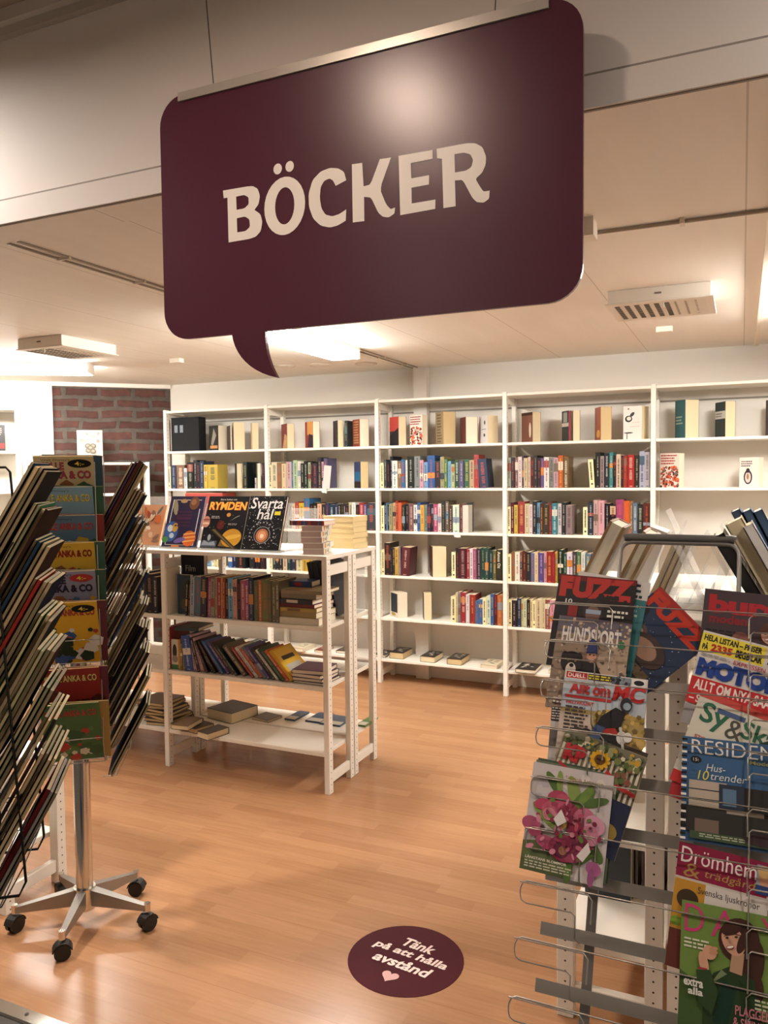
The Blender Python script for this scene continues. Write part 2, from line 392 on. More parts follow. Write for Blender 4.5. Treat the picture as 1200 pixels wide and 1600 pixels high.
vent('white louvred ceiling vent beside the corner fluorescent lamp', -4.04, -3.68, 3.52, 3.97, .062, 'y')
def small_box(name, label, cat, px, py, w, d, h, col='ece5d8'):
    p = on_z(px, py, CZ - h); a = MB(); a.box(-w / 2, w / 2, -d / 2, d / 2, -h, 0, M(col, .5)); return tag(a.build(name, loc=(p.x, p.y, CZ)), label, cat)
small_box('smoke_detector', 'small white ceiling box near the brick wall corner', 'detector', 276, 567, .09, .05, .03)
small_box('smoke_detector', 'small white ceiling box behind the louvred vent over the magazine rack', 'detector', 1038, 519, .09, .05, .03)
p = on_z(920, 371, CZ - .06)
t = thing('emergency_light', 'white ceiling fitting half hidden beside the purple sign edge', 'light fitting', (p.x - .03, p.y, CZ))
a = MB(); a.box(-.06, .05, -.03, .05, -.06, 0, M('e6dccb', .5)); a.build('casing', t)
a = MB()
for k in range(4): a.box(-.058, .0, -.032, -.0302, -.05 + k * .011, -.046 + k * .011, M('6f675b', .6))
a.build('grille', t)
# surface-run cables on the ceiling
a = MB()
for dx in (0, .05): a.tube([(-2.41 + dx, 2.07, CZ - .005), (-2.41 + dx, BY - .05, CZ - .005)], .0045, M('9a8c7c', .5), 6)
for k in range(9): a.box(-2.418, -2.352, 2.3 + k * .42, 2.31 + k * .42, CZ - .011, CZ, M('d9ccb8', .5))
tag(a.build('ceiling_conduit'), 'twin grey cables clipped along the ceiling beside the purple sign', 'cable')
a = MB(); a.tube([(-2.33, 2.87, CZ - .008), (.07, 2.885, CZ - .008)], .007, M('a09282', .5), 6)
for k in range(6): a.box(-2.1 + k * .38, -2.085 + k * .38, 2.858, 2.9, CZ - .02, CZ, M('d9ccb8', .5))
tag(a.build('ceiling_conduit'), 'grey cable clipped across the ceiling behind the purple sign', 'cable')
a = MB(); a.box(.068, .09, 2.12, 5.9, CZ - .018, CZ, M('e3d7c4', .5)); tag(a.build('cable_trunking'), 'slim white trunking running along the ceiling above the magazine rack', 'cable trunking')
for k, (px, py) in enumerate(((445, 572), (500, 570), (572, 568))):
    p = on_z(px, py, CZ); a = MB(); a.cyl((0, 0, -.006), .085, .006, M('cfc4b4', .5), 24); a.cyl((0, 0, -.008), .06, .003, M('dfd6c8', .5), 24)
    tag(a.build('ceiling_downlight', loc=(p.x, p.y, CZ)), 'flat round ceiling spot over the back bookcase, %s from the sign tail' % ORD[k], 'ceiling spot', 'round ceiling spots')
for x, y in ((-2.2, -2.7),):  # unseen tube added as front fill and for a glow low on the sign
    lamp('entrance_fill_lamp', 'added fluorescent fill light on the entrance room ceiling behind the camera', Matrix.Translation((x, y, FZ + .02)), 1.29, em=HALL_FILL, group='added fill lights of the entrance room')
# entrance downlight mirrored in the sign; two more lamps added to brighten the header
SPOT = glow('warm_downlight', (1.0, .76, .6), SPOT_POWER); HEADER_FILL = glow('header_fill_white', (1.0, .9, .82), SPOT_POWER * 3.7); HEADER_FILL2 = glow('header_fill_weak', (1.0, .9, .82), SPOT_POWER * 1.25)
for x, y in ((-1.2, .66), (-3.2, 1.45), (1.0, 1.45)):
    t = thing('entrance_downlight_or_fill', 'round entrance downlight, the outer two of three added to brighten the header', 'ceiling light', (x, y, FZ + .02), group='entrance downlights')
    a = MB(); a.tube([(0, 0, 0), (0, 0, -.03)], .1, M('d8d2c8', .5), 24, caps=False); a.build('ring', t)
    a = MB(); a.cyl((0, 0, -.012), .094, .006, SPOT if x == -1.2 else HEADER_FILL if x < 0 else HEADER_FILL2, 24); a.build('lens', t)

# ---------------------------------------------------------------- hanging sign
SY = 1.80
def rounded(x0, z0, x1, z1, r, n=8):
    pts = []
    for cx, cz, a in ((x1 - r, z1 - r, 0), (x0 + r, z1 - r, 90), (x0 + r, z0 + r, 180), (x1 - r, z0 + r, 270)):
        pts += [(cx + r * cos(radians(a + 90 * k / n)), cz + r * sin(radians(a + 90 * k / n))) for k in range(n + 1)]
    return pts
sx0, sx1, sz0, sz1 = -1.489, -.326, 2.041, 2.705
loop = rounded(sx0, sz0, sx1, sz1, .078)
tail = []
def bez(p, n=10):
    return [tuple(sum(c * q[i] for c, q in zip(((1 - t) ** 3, 3 * t * (1 - t) ** 2, 3 * t * t * (1 - t), t ** 3), p)) for i in (0, 1)) for t in [k / n for k in range(n + 1)]]
tail = bez([(-1.262, sz0), (-1.255, 1.985), (-1.205, 1.935), (-1.121, 1.916)]) + bez([(-1.121, 1.916), (-1.142, 1.95), (-1.158, 1.985), (-1.156, sz0)])[1:]
k = 27   # after the bottom-left corner
loop = loop[:k] + tail + loop[k:]
cx = (sx0 + sx1) / 2
loop = [(a - cx, b - sz1) for a, b in loop]
sign = thing('hanging_sign', 'large purple speech bubble sign reading BÖCKER hung from the ceiling', 'sign', (cx, SY, sz1))
a = MB(); a.prism(loop, 0, .012, M('4f2133', .29, 0, .5, 'purple_sign_board')); a.build('board', sign)
RX0, RX1 = -1.421 - cx, -.401 - cx
a = MB(); a.box(RX0, RX1, -.006, .018, -.019, .004, M('c9c4bb', .3, .5)); a.build('hanging_rail', sign)
ZL = 2.727
def sgn(pts):
    out = []
    for X, Y in pts:
        q = on_y(340 + X / ZL, 210 + Y / ZL, SY); out.append((q.x - cx, q.z - sz1))
    return out
def ring(cx_, cy_, rx, ry, sk=-.17, n=28): return [(cx_ + rx * cos(2 * pi * i / n), cy_ + ry * sin(2 * pi * i / n) + sk * rx * cos(2 * pi * i / n)) for i in range(n)]
def smooth_loop(pts, hard=()):
    out = []; n = len(pts)
    for i in range(n):
        if i in hard: out.append(pts[i]); continue
        a, b, c = pts[i - 1], pts[i], pts[(i + 1) % n]
        for t in (.25, .5, .75):
            p1 = ((a[0] + b[0]) / 2, (a[1] + b[1]) / 2); p2 = ((b[0] + c[0]) / 2, (b[1] + c[1]) / 2)
            p1 = (b[0] + (a[0] - b[0]) * .35, b[1] + (a[1] - b[1]) * .35); p2 = (b[0] + (c[0] - b[0]) * .35, b[1] + (c[1] - b[1]) * .35)
            out.append(tuple((1 - t) ** 2 * p1[k] + 2 * t * (1 - t) * b[k] + t * t * p2[k] for k in (0, 1)))
    return out
B_ = [(24, 240), (150, 218), (172, 232), (182, 262), (176, 298), (158, 322), (184, 340), (192, 372), (186, 412), (165, 436), (138, 446), (48, 461), (43, 270), (27, 273)]
letters = [
    [smooth_loop(B_, (0, 5, 11, 12, 13)), smooth_loop([(80, 266), (115, 258), (133, 268), (134, 298), (116, 316), (82, 322)], (0, 5)), smooth_loop([(83, 358), (118, 350), (137, 362), (139, 395), (120, 413), (85, 418)], (0, 5))],
    [ring(287, 305, 87, 124), ring(287, 305, 41, 79)], [ring(257, 148, 18, 23)], [ring(308, 137, 18, 23)],
    [smooth_loop([(549, 196), (540, 160), (515, 145), (480, 143), (440, 158), (405, 195), (388, 255), (390, 310), (408, 360), (440, 390), (480, 398), (515, 388), (547, 368), (549, 320), (520, 340), (490, 350), (460, 343), (443, 315), (436, 270), (440, 225), (455, 198), (478, 188), (493, 197), (504, 220)], (0, 12, 13, 23))],
    [smooth_loop([(573, 128), (617, 122), (623, 222), (652, 217), (692, 106), (740, 99), (690, 235), (720, 300), (738, 320), (757, 312), (755, 338), (730, 355), (705, 352), (685, 335), (655, 268), (625, 267), (626, 370), (577, 376)], (0, 1, 2, 4, 5, 9, 15, 16, 17))],
    [[(772, 92), (917, 67), (917, 105), (824, 123), (826, 188), (902, 174), (901, 214), (827, 228), (828, 295), (929, 278), (928, 318), (779, 345)]],
    [smooth_loop([(934, 62), (1060, 38), (1100, 38), (1130, 55), (1145, 95), (1143, 130), (1128, 165), (1098, 190), (1120, 225), (1133, 245), (1160, 240), (1158, 275), (1135, 292), (1105, 290), (1085, 270), (1045, 192), (1012, 197), (1015, 307), (963, 315), (957, 105), (936, 102)], (0, 10, 16, 17, 18, 19, 20)), smooth_loop([(1010, 85), (1050, 78), (1078, 85), (1090, 110), (1082, 140), (1060, 155), (1012, 163)], (0, 6))],
]
a = MB(); SIGNW = M('f6efe6', .4)
for lp in letters: a.fill([sgn(q) for q in lp], SIGNW, Matrix.Translation((0, -.0012, 0)))
a.build('lettering', sign)
a = MB()
for x, xt in ((-1.309, -1.345), (-.697 + .17, -.50)):
    a.tube([(x - cx, .006, -.004), (xt - cx, .006, FZ + .02 - sz1)], .0016, M('4a453f', .5), 5)
a.build('hanging_wire', sign)

# ---------------------------------------------------------------- floor sticker
q = [on_z(541, 1500, 0), on_z(727, 1500, 0), on_z(634, 1447, 0), on_z(634, 1556, 0)]
sc_ = (q[0] + q[1] + q[2] + q[3]) / 4; sr = ((q[0] - q[1]).length + (q[2] - q[3]).length) / 4
dirx = (on_z(692, 1527, 0) - on_z(592, 1491, 0)); ang = math.atan2(dirx.y, dirx.x)
t = thing('floor_sticker', 'round purple floor sticker asking visitors to keep their distance', 'sticker', (sc_.x, sc_.y, 0), ang + 0.0)
a = MB(); a.cyl((0, 0, .0), sr, .0012, M('4a1a22', .7, 0, .1), 48); a.build('disc', t)
FL = Matrix.Rotation(-pi / 2, 4, 'X')       # local xz print plane laid on the floor, facing up
FL = Matrix(((1, 0, 0, 0), (0, 0, 1, 0), (0, -1, 0, .0016), (0, 0, 0, 1)))
a = MB(); w = M('f2dcd2', .4)
for s_, x0, x1, zb, hh in (('Tänk', -.062, .062, .062, .05), ('på att hålla', -.14, .14, .0, .05), ('avstånd', -.105, .105, -.058, .05)):
    text(a, s_, w, (x0, zb, x1, zb + hh), FL, -.0002, .03, .18)
a.build('lettering', t)
h_ = [(0, -.028)] + [(.030 * sin(k) ** 3, .0019 * (13 * cos(k) - 5 * cos(2 * k) - 2 * cos(3 * k) - cos(4 * k))) for k in [2 * pi * i / 30 - pi for i in range(1, 30)]]
a = MB(); a.fill([[(x, z - .108) for x, z in h_]], M('d09a96', .4), FL); a.build('heart', t)
for px, py in ((500, 1307), (272, 1556)):
    pass

# ---------------------------------------------------------------- white shelving
def shelving(name, label, mx, uprights, height, bays, depth=.30, pt=.032, pd=.044, top=True, board=.02):
    """ladder side frames with drilled posts and loose shelves; local x along the front, y to the back, origin on the floor at the front"""
    t = thing(name, label, 'bookcase', mat4=mx)
    ph = height - (board if top == 'over' else 0)
    for x in uprights:
        a = MB()
        for y0 in (0, depth - pd): a.post(x - pt / 2, x + pt / 2, y0, y0 + pd, 0, ph, PEG)
        a.box(x - pt * .3, x + pt * .3, pd, depth - pd, .05, .10, WHITE); a.box(x - pt * .3, x + pt * .3, pd, depth - pd, ph - .085, ph - .03, WHITE)
        bevel(a.build('side_frame', t), .002, 1)
    for i, zs in enumerate(bays):
        x0, x1 = uprights[i] + pt / 2, uprights[i + 1] - pt / 2
        for z in zs:
            a = MB(); a.box(x0 + .001, x1 - .001, .004, depth - .004, z - board / 2, z + board / 2, WHITE); bevel(a.build('shelf', t), .002, 1)
    if top == 'over':
        a = MB(); a.box(uprights[0] - pt / 2 - .004, uprights[-1] + pt / 2 + .004, -.008, depth + .004, ph, height, WHITE); bevel(a.build('top_board', t), .003, 2)
    return t

BF = 5.637; BU = [-4.690, -3.633, -2.612, -1.583, -.551, .48]; BZ = [.182, .512, .85, 1.20, 1.535, 1.867]
shelving('bookcase', 'long white five-bay bookcase full of books along the back wall', Matrix.Translation((0, BF, 0)), BU, 2.245, [BZ + [2.225]] * 5)
IX = [-4.01, -2.981, -1.942]; IZ = [.205, .548, .862]; IY = 3.535; IT = 1.243
shelving('island_shelf', 'low white shelf in mid floor with space books standing on its top', Matrix.Translation((0, IY, 0)), IX, IT, [IZ, IZ], .287, .030, .042, 'over', .022)
shelving('island_shelf', 'low white shelf backing onto the mid floor island, facing the back bookcase', Matrix.Translation((0, IY + .297, 0)), IX, IT, [IZ, IZ], .287, .030, .042, 'over', .022)
DF = DROT @ Matrix.Translation((0, -.36, 0))
shelving('corner_bookcase', 'tall white bookcase of thrillers on the slanted white wall', DROT @ Matrix.Translation((0, -.335, 0)), [-2.35, -1.29], 2.25, [[.18, .51, .85, 1.2, 1.535, 1.873, 2.235]])
shelving('corner_bookcase', 'lower white bookcase standing in front of the brick wall', DROT @ Matrix.Translation((0, -.335, 0)), [-1.235, -.33, -.245], 1.785, [[.18, .51, .85, 1.2, 1.5, 1.773], []])
# right hand island, seen from its end
RZ90 = Matrix.Rotation(pi / 2, 4, 'Z')
RZ = [.205, .548, .862]
shelving('display_island', 'white shelf unit behind the flower magazine, its open end frame facing out', Matrix.Translation((-.195, 2.346, 0)) @ RZ90, [.022, 1.0], 1.245, [RZ], .305, .044, .05, 'over', .022)
shelving('display_island', 'white shelf unit backing onto the other, behind the garden and fashion magazines', Matrix.Translation((.122, 2.346, 0)) @ RZ90, [.022, 1.0], 1.245, [RZ], .305, .044, .05, 'over', .022)
pl = on_z(9, 1432, 0)
shelving('side_shelf', 'white drilled shelf post behind the black magazine rack', Matrix.Translation((pl.x - .022, pl.y, 0)), [-.9, 0], 1.1, [[.2, .55, .86, 1.08]], .30, .044, .044, True)

# ---------------------------------------------------------------- books
PAL = dict(k=('black', '19181a'), K=('charcoal', '35323a'), s=('grey', '8d8882'), w=('white', 'e8e2da'), W=('white', 'e8e2da'), c=('cream', 'dcc79c'), y=('yellow', 'd8b02c'),
           r=('red', 'ac2a26'), m=('maroon', '661a1c'), b=('blue', '2c5fa2'), n=('navy', '1d2a47'), l=('light blue', '6f9fc8'), g=('green', '3f6b46'), d=('dark green', '1d4a38'),
           o=('orange', 'd2662c'), p=('pink', 'd79aa0'), v=('purple', '5a4a80'), V=('lilac', 'b5a5bd'), t=('teal', '2f7f92'), u=('brown', '8a5a44'), a=('tan', 'a8916a'), e=('olive', '6d6a3a'),
           q=('dark brown', '3e2820'), i=('magenta', 'a82c78'), f=('pale green', 'b4bd98'), j=('peach', 'd8a07c'), z=('slate blue', '5c6f8c'), x=('rose', 'b04868'))
PALE = 'wWcyfpjVla'
def tint(h, R, amt=10):
    b = [int(h[i:i + 2], 16) for i in (0, 2, 4)]; g = sum(b) / 3; v = [max(0, min(255, int((c * .84 + g * .16) * .9) + R.randint(-amt, amt))) for c in b]
    return '%02x%02x%02x' % tuple((x // 6) * 6 for x in v)
def book_mesh(w, d, h, col, R, spine='print', pages=None, art=None, hard=None):
    """upright book: spine on the front face y=0, x 0..w, z 0..h"""
    a = MB(); cm = M(col, R.choice((.35, .5)))
    hard = R.random() < .5 if hard is None else hard
    c = min(.0028 if hard else .0012, w * .2); ins = .004 if hard else .0006
    pm = pages or R.choice((PAGES, PAGES2))
    a.box(0, c, 0, d, 0, h, cm); a.box(w - c, w, 0, d, 0, h, cm); a.box(c, w - c, 0, c, 0, h, cm)
    a.box(c, w - c, c, d - ins, ins, h - ins, pm)
    if spine == 'print':
        dark = sum(int(col[i:i + 2], 16) for i in (0, 2, 4)) < 330
        ink = R.choice(('e6dcc4', 'd8b766', 'f0ebe2', 'c8c0b8', 'd05a48') if dark else ('1c1a1c', '2a2440', '7a1f22', '3a3a3a'))
        ic = [int(ink[i:i + 2], 16) * .62 + int(col[i:i + 2], 16) * .38 for i in (0, 2, 4)]; im = M('%02x%02x%02x' % tuple(int(q) // 8 * 8 for q in ic), .5); mg = w * R.choice((.3, .34, .38)); z = h * R.uniform(.86, .94); y = -.0005
        style = R.random()
        if style < .35:      # coloured panel across the spine
            z0 = h * R.uniform(.25, .7); z1 = z0 + h * R.uniform(.08, .28)
            a.poly([(0.0004, y, z0), (w - .0004, y, z0), (w - .0004, y, z1), (.0004, y, z1)], M(R.choice(('b8a07c', '20242e', '8e3a30', '365a6a', 'd4c8b4', '6a5a48', 'c2792e', '7a8a9a')), .45)); y -= .0004
        for part in (R.uniform(.25, .42), R.uniform(.15, .34)):      # runs of vertical lettering
            end = z - h * part
            while z > end:
                l = R.uniform(.003, .008); q0 = mg * R.uniform(.9, 1.15)
                a.poly([(q0, y, z - l), (w - q0, y, z - l), (w - q0, y, z), (q0, y, z)], im); z -= l + R.uniform(.0015, .004)
            z -= h * .05
            if z < h * .15: break
        a.poly([(w * .3, y, h * .03), (w * .7, y, h * .03), (w * .7, y, h * .055), (w * .3, y, h * .055)], im)
    return a
def marker_mesh(w, d, h):
    a = MB(); a.box(0, w, 0, d, 0, h, M('eadfae', .5)); im = M('3a3424', .5); R = random.Random(5); z = h * .9
    while z > h * .3:
        l = R.uniform(.004, .009); a.poly([(w * .32, -.0005, z - l), (w * .66, -.0005, z - l), (w * .66, -.0005, z), (w * .32, -.0005, z)], im); z -= l + .0025
    a.poly([(w * .3, -.0005, h * .1), (w * .7, -.0005, h * .1), (w * .7, -.0005, h * .16), (w * .3, -.0005, h * .16)], im)
    return a

ROWSAY = {}
class Row:
    """one shelf: reads spine edges measured along the shelf front and stands real books there"""
    def __init__(s, place, front, z, yinset, org, scale, midy, mx=None, depth=(.13, .2)):
        s.place, s.front, s.z, s.org, s.sc, s.py, s.n, s.depth = place, front + yinset, z, org, scale, midy, 0, depth
        s.R = random.Random(place)
    def X(s, zx): return on_y(s.org + zx / s.sc, s.py, s.front).x
    def ordn(s): s.n += 1; return ORD[min(s.n - 1, 29)]
    def spines(s, spec, h=.217, lean=0.0, jitter=.012, tall=.242, short=.19):
        cur = None; lab = []
        for tok in spec.split():
            if tok[0] == '_': cur = float(tok[1:]); continue
            mt = re.match(r'([A-Za-z])(\d+)([+-]?)(~-?\d+)?$', tok)
            c, e, hh, ln = mt.group(1), float(mt.group(2)), mt.group(3), mt.group(4)
            x0, x1 = s.X(cur), s.X(e); cur = e; w = max(.006, x1 - x0 - .0012)
            R = s.R; H = {'+': tall, '-': short, '': h}[hh] + R.uniform(-jitter, jitter); d = R.uniform(*s.depth)
            if c == 'Y':
                o = marker_mesh(w, .12, .198 if h > .2 else h * .92).build('shelf_marker'); nm = 'pale yellow shelf marker'; cat = 'shelf marker'
            elif c == 'D':
                a = MB(); a.box(0, w, 0, .1, 0, H, M('b9b4ab', .45)); o = a.build('shelf_marker'); nm = 'blank grey divider'; cat = 'shelf marker'
            else:
                col = tint(PAL[c][1], R); o = book_mesh(w, d, H, col, R).build('book'); nm = PAL[c][0] + ' book'; cat = 'book'
            l_ = radians(float(ln[1:])) if ln else lean
            yj = R.uniform(0, .012)
            o.location = (x0, s.front + yj, s.z); o.rotation_euler = (0, l_, 0)
            if l_ > 0: o.location.z += w * sin(l_)
            elif l_ < 0: pass
            k = s.ordn()
            tag(o, '%s, %s from left on %s' % (nm, k, s.place), cat, ('books on the ' if cat == 'book' else 'markers on the ') + s.place)
        return s
    def shown(s, a, b, c, col, accent=None, h=.215, pages=PAGES, spine=None, say=None, cw=.135, artfn=None):
        """a book standing on end, turned so its cover (a to b) and fore-edge (b to c) both show"""
        R = s.R; B = Vector((s.X(b), s.front + .01, s.z))
        pa = s.org + a / s.sc; lo, hi = radians(2), radians(86)
        for _ in range(40):
            ph = (lo + hi) / 2; P = B + cw * Vector((-cos(ph), sin(ph), 0))
            if project(P)[0] < pa: lo = ph
            else: hi = ph
        pc = s.org + c / s.sc; tlo, thi = .004, .11
        for _ in range(40):
            t = (tlo + thi) / 2; P = B + t * Vector((sin(ph), cos(ph), 0))
            if project(P)[0] < pc: tlo = t
            else: thi = t
        W = cw; col = tint(PAL[col][1], R, 5) if len(col) == 1 else col
        cm = M(col, .45); m_ = MB(); cth = .002
        m_.box(0, W, 0, cth, 0, h, cm); m_.box(0, W, t - cth, t, 0, h, M(accent or col, .45)); m_.box(0, cth, 0, t, 0, h, cm); m_.box(cth, W - .001, cth, t - cth, .001, h - .002, pages)
        if artfn:
            A = Art(W, h); artfn(A); off = len(m_.v)
            for f, mi in zip(A.mb.f, A.mb.m): m_.f.append([off + q for q in f]); m_.m.append(m_.mi(A.mb.mats[mi]))
            m_.v += A.mb.v
        # local x runs from the spine (A) to the fore-edge (B)
        ex = Vector((cos(ph), -sin(ph), 0)); ey = Vector((sin(ph), cos(ph), 0)); O = B - ex * W
        mx = Matrix(((ex.x, ey.x, 0, O.x), (ex.y, ey.y, 0, O.y), (0, 0, 1, O.z), (0, 0, 0, 1)))
        o = m_.build('book', mat4=mx); k = s.ordn()
        lb = '%s turned fore-edge out, %s on %s' % (say, k, s.place)
        if len(lb.split()) > 16: lb = '%s, %s on %s' % (say, k, s.place)
        tag(o, lb, 'book', 'books on the ' + s.place); return s
    def flat(s, a, b, py, th, d, cols, say, rot=0, pages=PAGES, rows=1, zoff=0.0):
        """a book lying flat; a and b are its front corners on the shelf"""
        P = on_z(s.org + a / s.sc, py, s.z + zoff); Q = on_z(s.org + b / s.sc, py, s.z + zoff)
        Q = Vector((Q.x, P.y, P.z)); P.z += .0005
        w = Q.x - P.x; m_ = MB(); cm = M(cols, .4); c = .0022
        m_.box(0, w, 0, d, 0, c, cm); m_.box(0, w, 0, d, th - c, th, cm); m_.box(0, c, 0, d, 0, th, cm); m_.box(c, w - .003, .003, d - .003, c, th - c, pages)
        R = random.Random(say); ink = M('cfc6b6' if sum(int(cols[i:i + 2], 16) for i in (0, 2, 4)) < 330 else '2a2724', .5)
        for k in range(7):
            u, v = R.uniform(.15, .7) * w, d * (.25 + k * .09); m_.box(u, u + R.uniform(.1, .25) * w, v, v + d * .05, th, th + .0004, ink)
        o = m_.build('book', loc=P, rotz=rot); k = s.ordn()
        tag(o, say, 'book', 'books on the ' + s.place); return s

BAYS = ['first bay of back bookcase', 'second bay of back bookcase', 'third bay of back bookcase', 'fourth bay of back bookcase', 'fifth bay of back bookcase']
SH = {1: ('top shelf', 1.867), 2: ('second shelf down', 1.535), 3: ('third shelf down', 1.20), 4: ('fourth shelf down', .85), 5: ('fifth shelf down', .512), 6: ('bottom shelf', .182)}
def row(bay, sh, org, sc, midy): return Row('%s, %s' % (SH[sh][0], BAYS[bay - 1]), BF, SH[sh][1] + .0105, .012, org, sc, midy)
def pat(cols, n=60, seed=1, title=None, tc='8a2018'):
    def f(A):
        A.dots(n, .05, .02, .95, .6, .004, .012, cols, seed)
        if title: A.lines(.06, .66, .94, .97, 4, tc, seed)
    return f

# bay 1
r = row(1, 1, 250, 6.667, 690)
a = MB(); P0, P1 = on_y(268, 690, BF + .03), on_y(311, 690, BF + .03)
wbx = P1.x - P0.x; a.box(0, wbx, 0, .1, 0, .298, M('17181b', .7, 0, .2)); a.box(-.006, -.001, 0, .095, .005, .293, M('c9c2b6', .6))
for u in (.1, .32): a.box(wbx * (.03 + u * .9), wbx * (.03 + u * .9) + .035, -.0015, 0, .165, .23, M('6f7880', .4))
tag(a.build('archive_box', loc=(P0.x, BF + .03, 1.8775)), 'large black box file on top shelf, first bay of back bookcase', 'box file')
r.shown(515, 600, 700, 'k', None, .215, PAGES2, say='black cover book', artfn=lambda A: A.poly([(.2, .25), (.5, .9), (.8, .6), (.4, .2)], '8a8278').rect(.1, .08, .9, .2, 'b9824e'))
r.shown(703, 727, 752, 'q', None, .21, PAGES2, say='slim dark brown book').shown(755, 762, 885, 'c', None, .235, PAGES, say='thick cream page block').shown(948, 955, 1028, 'c', None, .225, PAGES, say='cream page block beside the upright')
r = row(1, 2, 250, 6.667, 743)
r.spines('_75 Y105 _115 n165 u250 W280- _285 k345+ k380+ k415+ n455+ y490 y595', .215)
r.shown(783, 793, 862, 'k', None, .215, PAGES, say='black book showing cream pages').spines('_864 k905', .215).spines('_984 W996-', short=.09, jitter=0).shown(1003, 1008, 1052, 's', None, .215, PAGES2, say='pale page block').spines('_1056 k1082', .215)
r = row(1, 3, 250, 6.667, 800)
P0 = on_y(290, 800, BF + .02).x; P1 = on_y(348, 800, BF + .02).x
zh = on_y(318, 771, BF + .02).z - 1.2105; a = MB(); a.box(0, P1 - P0, 0, .2, 0, zh, M('a8453c', .45)); a.box(.003, P1 - P0 - .003, .003, .197, zh, zh + .004, M('d98a78', .5)); tag(a.build('book', loc=(P0, BF + .02, 1.2105)), 'large salmon pink album behind the space books, first bay of back bookcase', 'book')
r = row(1, 4, 255, 6.316, 875); r.spines('_388 W412 l470 W500 c540', .2).spines('_640 b680 n720 k808', .2).spines('_850 k900 k950 k1000', .2)
r = row(1, 5, 255, 6.316, 935); r.spines('_645 k665 u700 s730', .2).spines('_870 K890 k930 s960', .2)
r = row(1, 6, 250, 7.06, 1010)
r.flat(525, 650, 1006, .035, .2, '5c2c2c', 'maroon book lying flat on bottom shelf, first bay of back bookcase')
r.flat(750, 860, 1008, .028, .2, '3a4038', 'grey green book lying flat between two others, first bay of back bookcase', pages=PAGES2)
r.flat(935, 1110, 1011, .035, .2, '24242c', 'black book lying flat by the upright, bottom shelf, first bay of back bookcase', pages=PAGES2)
# bay 2
r = row(2, 1, 410, 6.316, 680)
r.shown(190, 237, 316, '7c3a34', 'a04a40', .205, PAGES, say='rusty brown book', artfn=lambda A: A.poly([(.2, 0), (1, 0), (1, .5), (.6, .6)], 'c09a70'))
r.shown(425, 493, 568, '8a3430', None, .215, PAGES2, say='red and orange cover book', artfn=lambda A: A.rect(.25, .5, 1, 1, 'd49a58').poly([(.3, .02), (1, .02), (1, .45), (.5, .55)], '2c2430'))
r.shown(700, 738, 802, 'k', None, .215, PAGES, say='black book').spines('_805 n835', .215)
r.shown(892, 955, 1053, '9a4a34', 'a05a54', .218, PAGES2, say='brick red lettered book', artfn=lambda A: A.lines(.15, .1, .85, .95, 9, 'd8b080', 4))
r = row(2, 2, 410, 6.316, 743)
r.spines('_55 Y85 c145 u190 c232 p285 b302 f345+ w375 k411 k445 f475 k495 K540 n580+ p605 v640+', .212)
P = on_y(505, 743, BF + .0).x
a = MB(); a.box(0, .065, 0, .004, 0, .188, M('c4c0ba', .45)); a.box(.0, .04, -.008, .004, -.035, 0, M('e4ded2', .5)); o = a.build('shelf_marker', loc=(r.X(600), BF - .0045, 1.546)); o.rotation_euler = (0, radians(6), 0)
tag(o, 'leaning grey plastic marker clipped to second shelf of second bay', 'shelf marker')
r.n = 20; r.shown(908, 963, 1045, '3a4468', 'c8c0b0', .212, PAGES3, say='blue cover book', artfn=lambda A: A.rect(.1, .3, .9, .62, '2f6a8e').rect(.0, .0, 1, .25, '2a2018'))
r = row(2, 3, 430, 7.06, 800)
r.spines('_150 s180 c215 r258 y315 b375+ k415 k465 j510 k550 n590 n650 n690 k722 k748 k770 q805 c848 W885 k920 r975 v1010 K1105', .212)
r = row(2, 4, 410, 6.316, 870); r.spines('_60 Y95 n125 k160 k200 c240 d275 n330 c390 y440 y495 k530 d590', .2).spines('_715 k745 r775 r815', .2)
r = row(2, 5, 410, 6.316, 920); r.spines('_145 g190 g228 k270 p290 r335 k365 k400 W425 k440 W467 k495 k520 j540 l592 s640', .212)
r = row(2, 6, 380, 5.4545, 1015)
r.flat(415, 540, 1017, .03, .2, 'cfc4a8', 'cream book with dark print lying flat in second bay of back bookcase', pages=PAGES2)
r.flat(608, 690, 1019, .02, .2, '7a3c30', 'thin red brown book lying flat in second bay of back bookcase', pages=PAGES2)
r.flat(790, 885, 1020, .02, .2, '4a3c34', 'thin dark book lying flat, bottom shelf, second bay of back bookcase', pages=PAGES2)
# bay 3
r = row(3, 1, 590, 6, 670)
r.shown(115, 190, 270, '1c1a1e', None, .225, PAGES, say='red and black cover book', artfn=lambda A: A.rect(0, .5, 1, 1, 'b8453e').poly([(0, .35), (1, .62), (1, 0), (0, 0)], '1c1a1e'))
r.shown(303, 415, 468, 'e0d4c8', None, .232, PAGES2, say='white book with red patterned cover', artfn=pat(('8a2a22', 'b84838', '3a2420', 'c8602c'), 90, 3, True))
r.shown(545, 610, 733, '8e7a5a', '3a4450', .248, PAGES3, say='tan book with yellowed pages', artfn=lambda A: A.lines(.2, .05, .8, .95, 10, '5a4a34', 5))
r.shown(775, 822, 940, 'm', 'a02c2c', .2, PAGES2, say='dark red book with cream pages')
r.shown(955, 1028, 1128, 'c8c4c0', None, .205, PAGES, say='white book with black marks', artfn=lambda A: A.ell(.6, .3, .1, .06, '2a2a2c').ell(.65, .75, .08, .08, '2a2a2c').rect(.3, .5, .8, .52, '44403c'))
r = row(3, 2, 590, 6, 742)
r.spines('_20 Y54 _58 K82 k112 k136+ W186 u219 b255 _258 W277 k340+ s396+ p430 l466 b534+ k586 a622+ g655 l686 f720- d765 v806 g858 j902 r950+', .212)
r.spines('_958 n1040~-5', .22)
r = row(3, 3, 590, 6, 812)
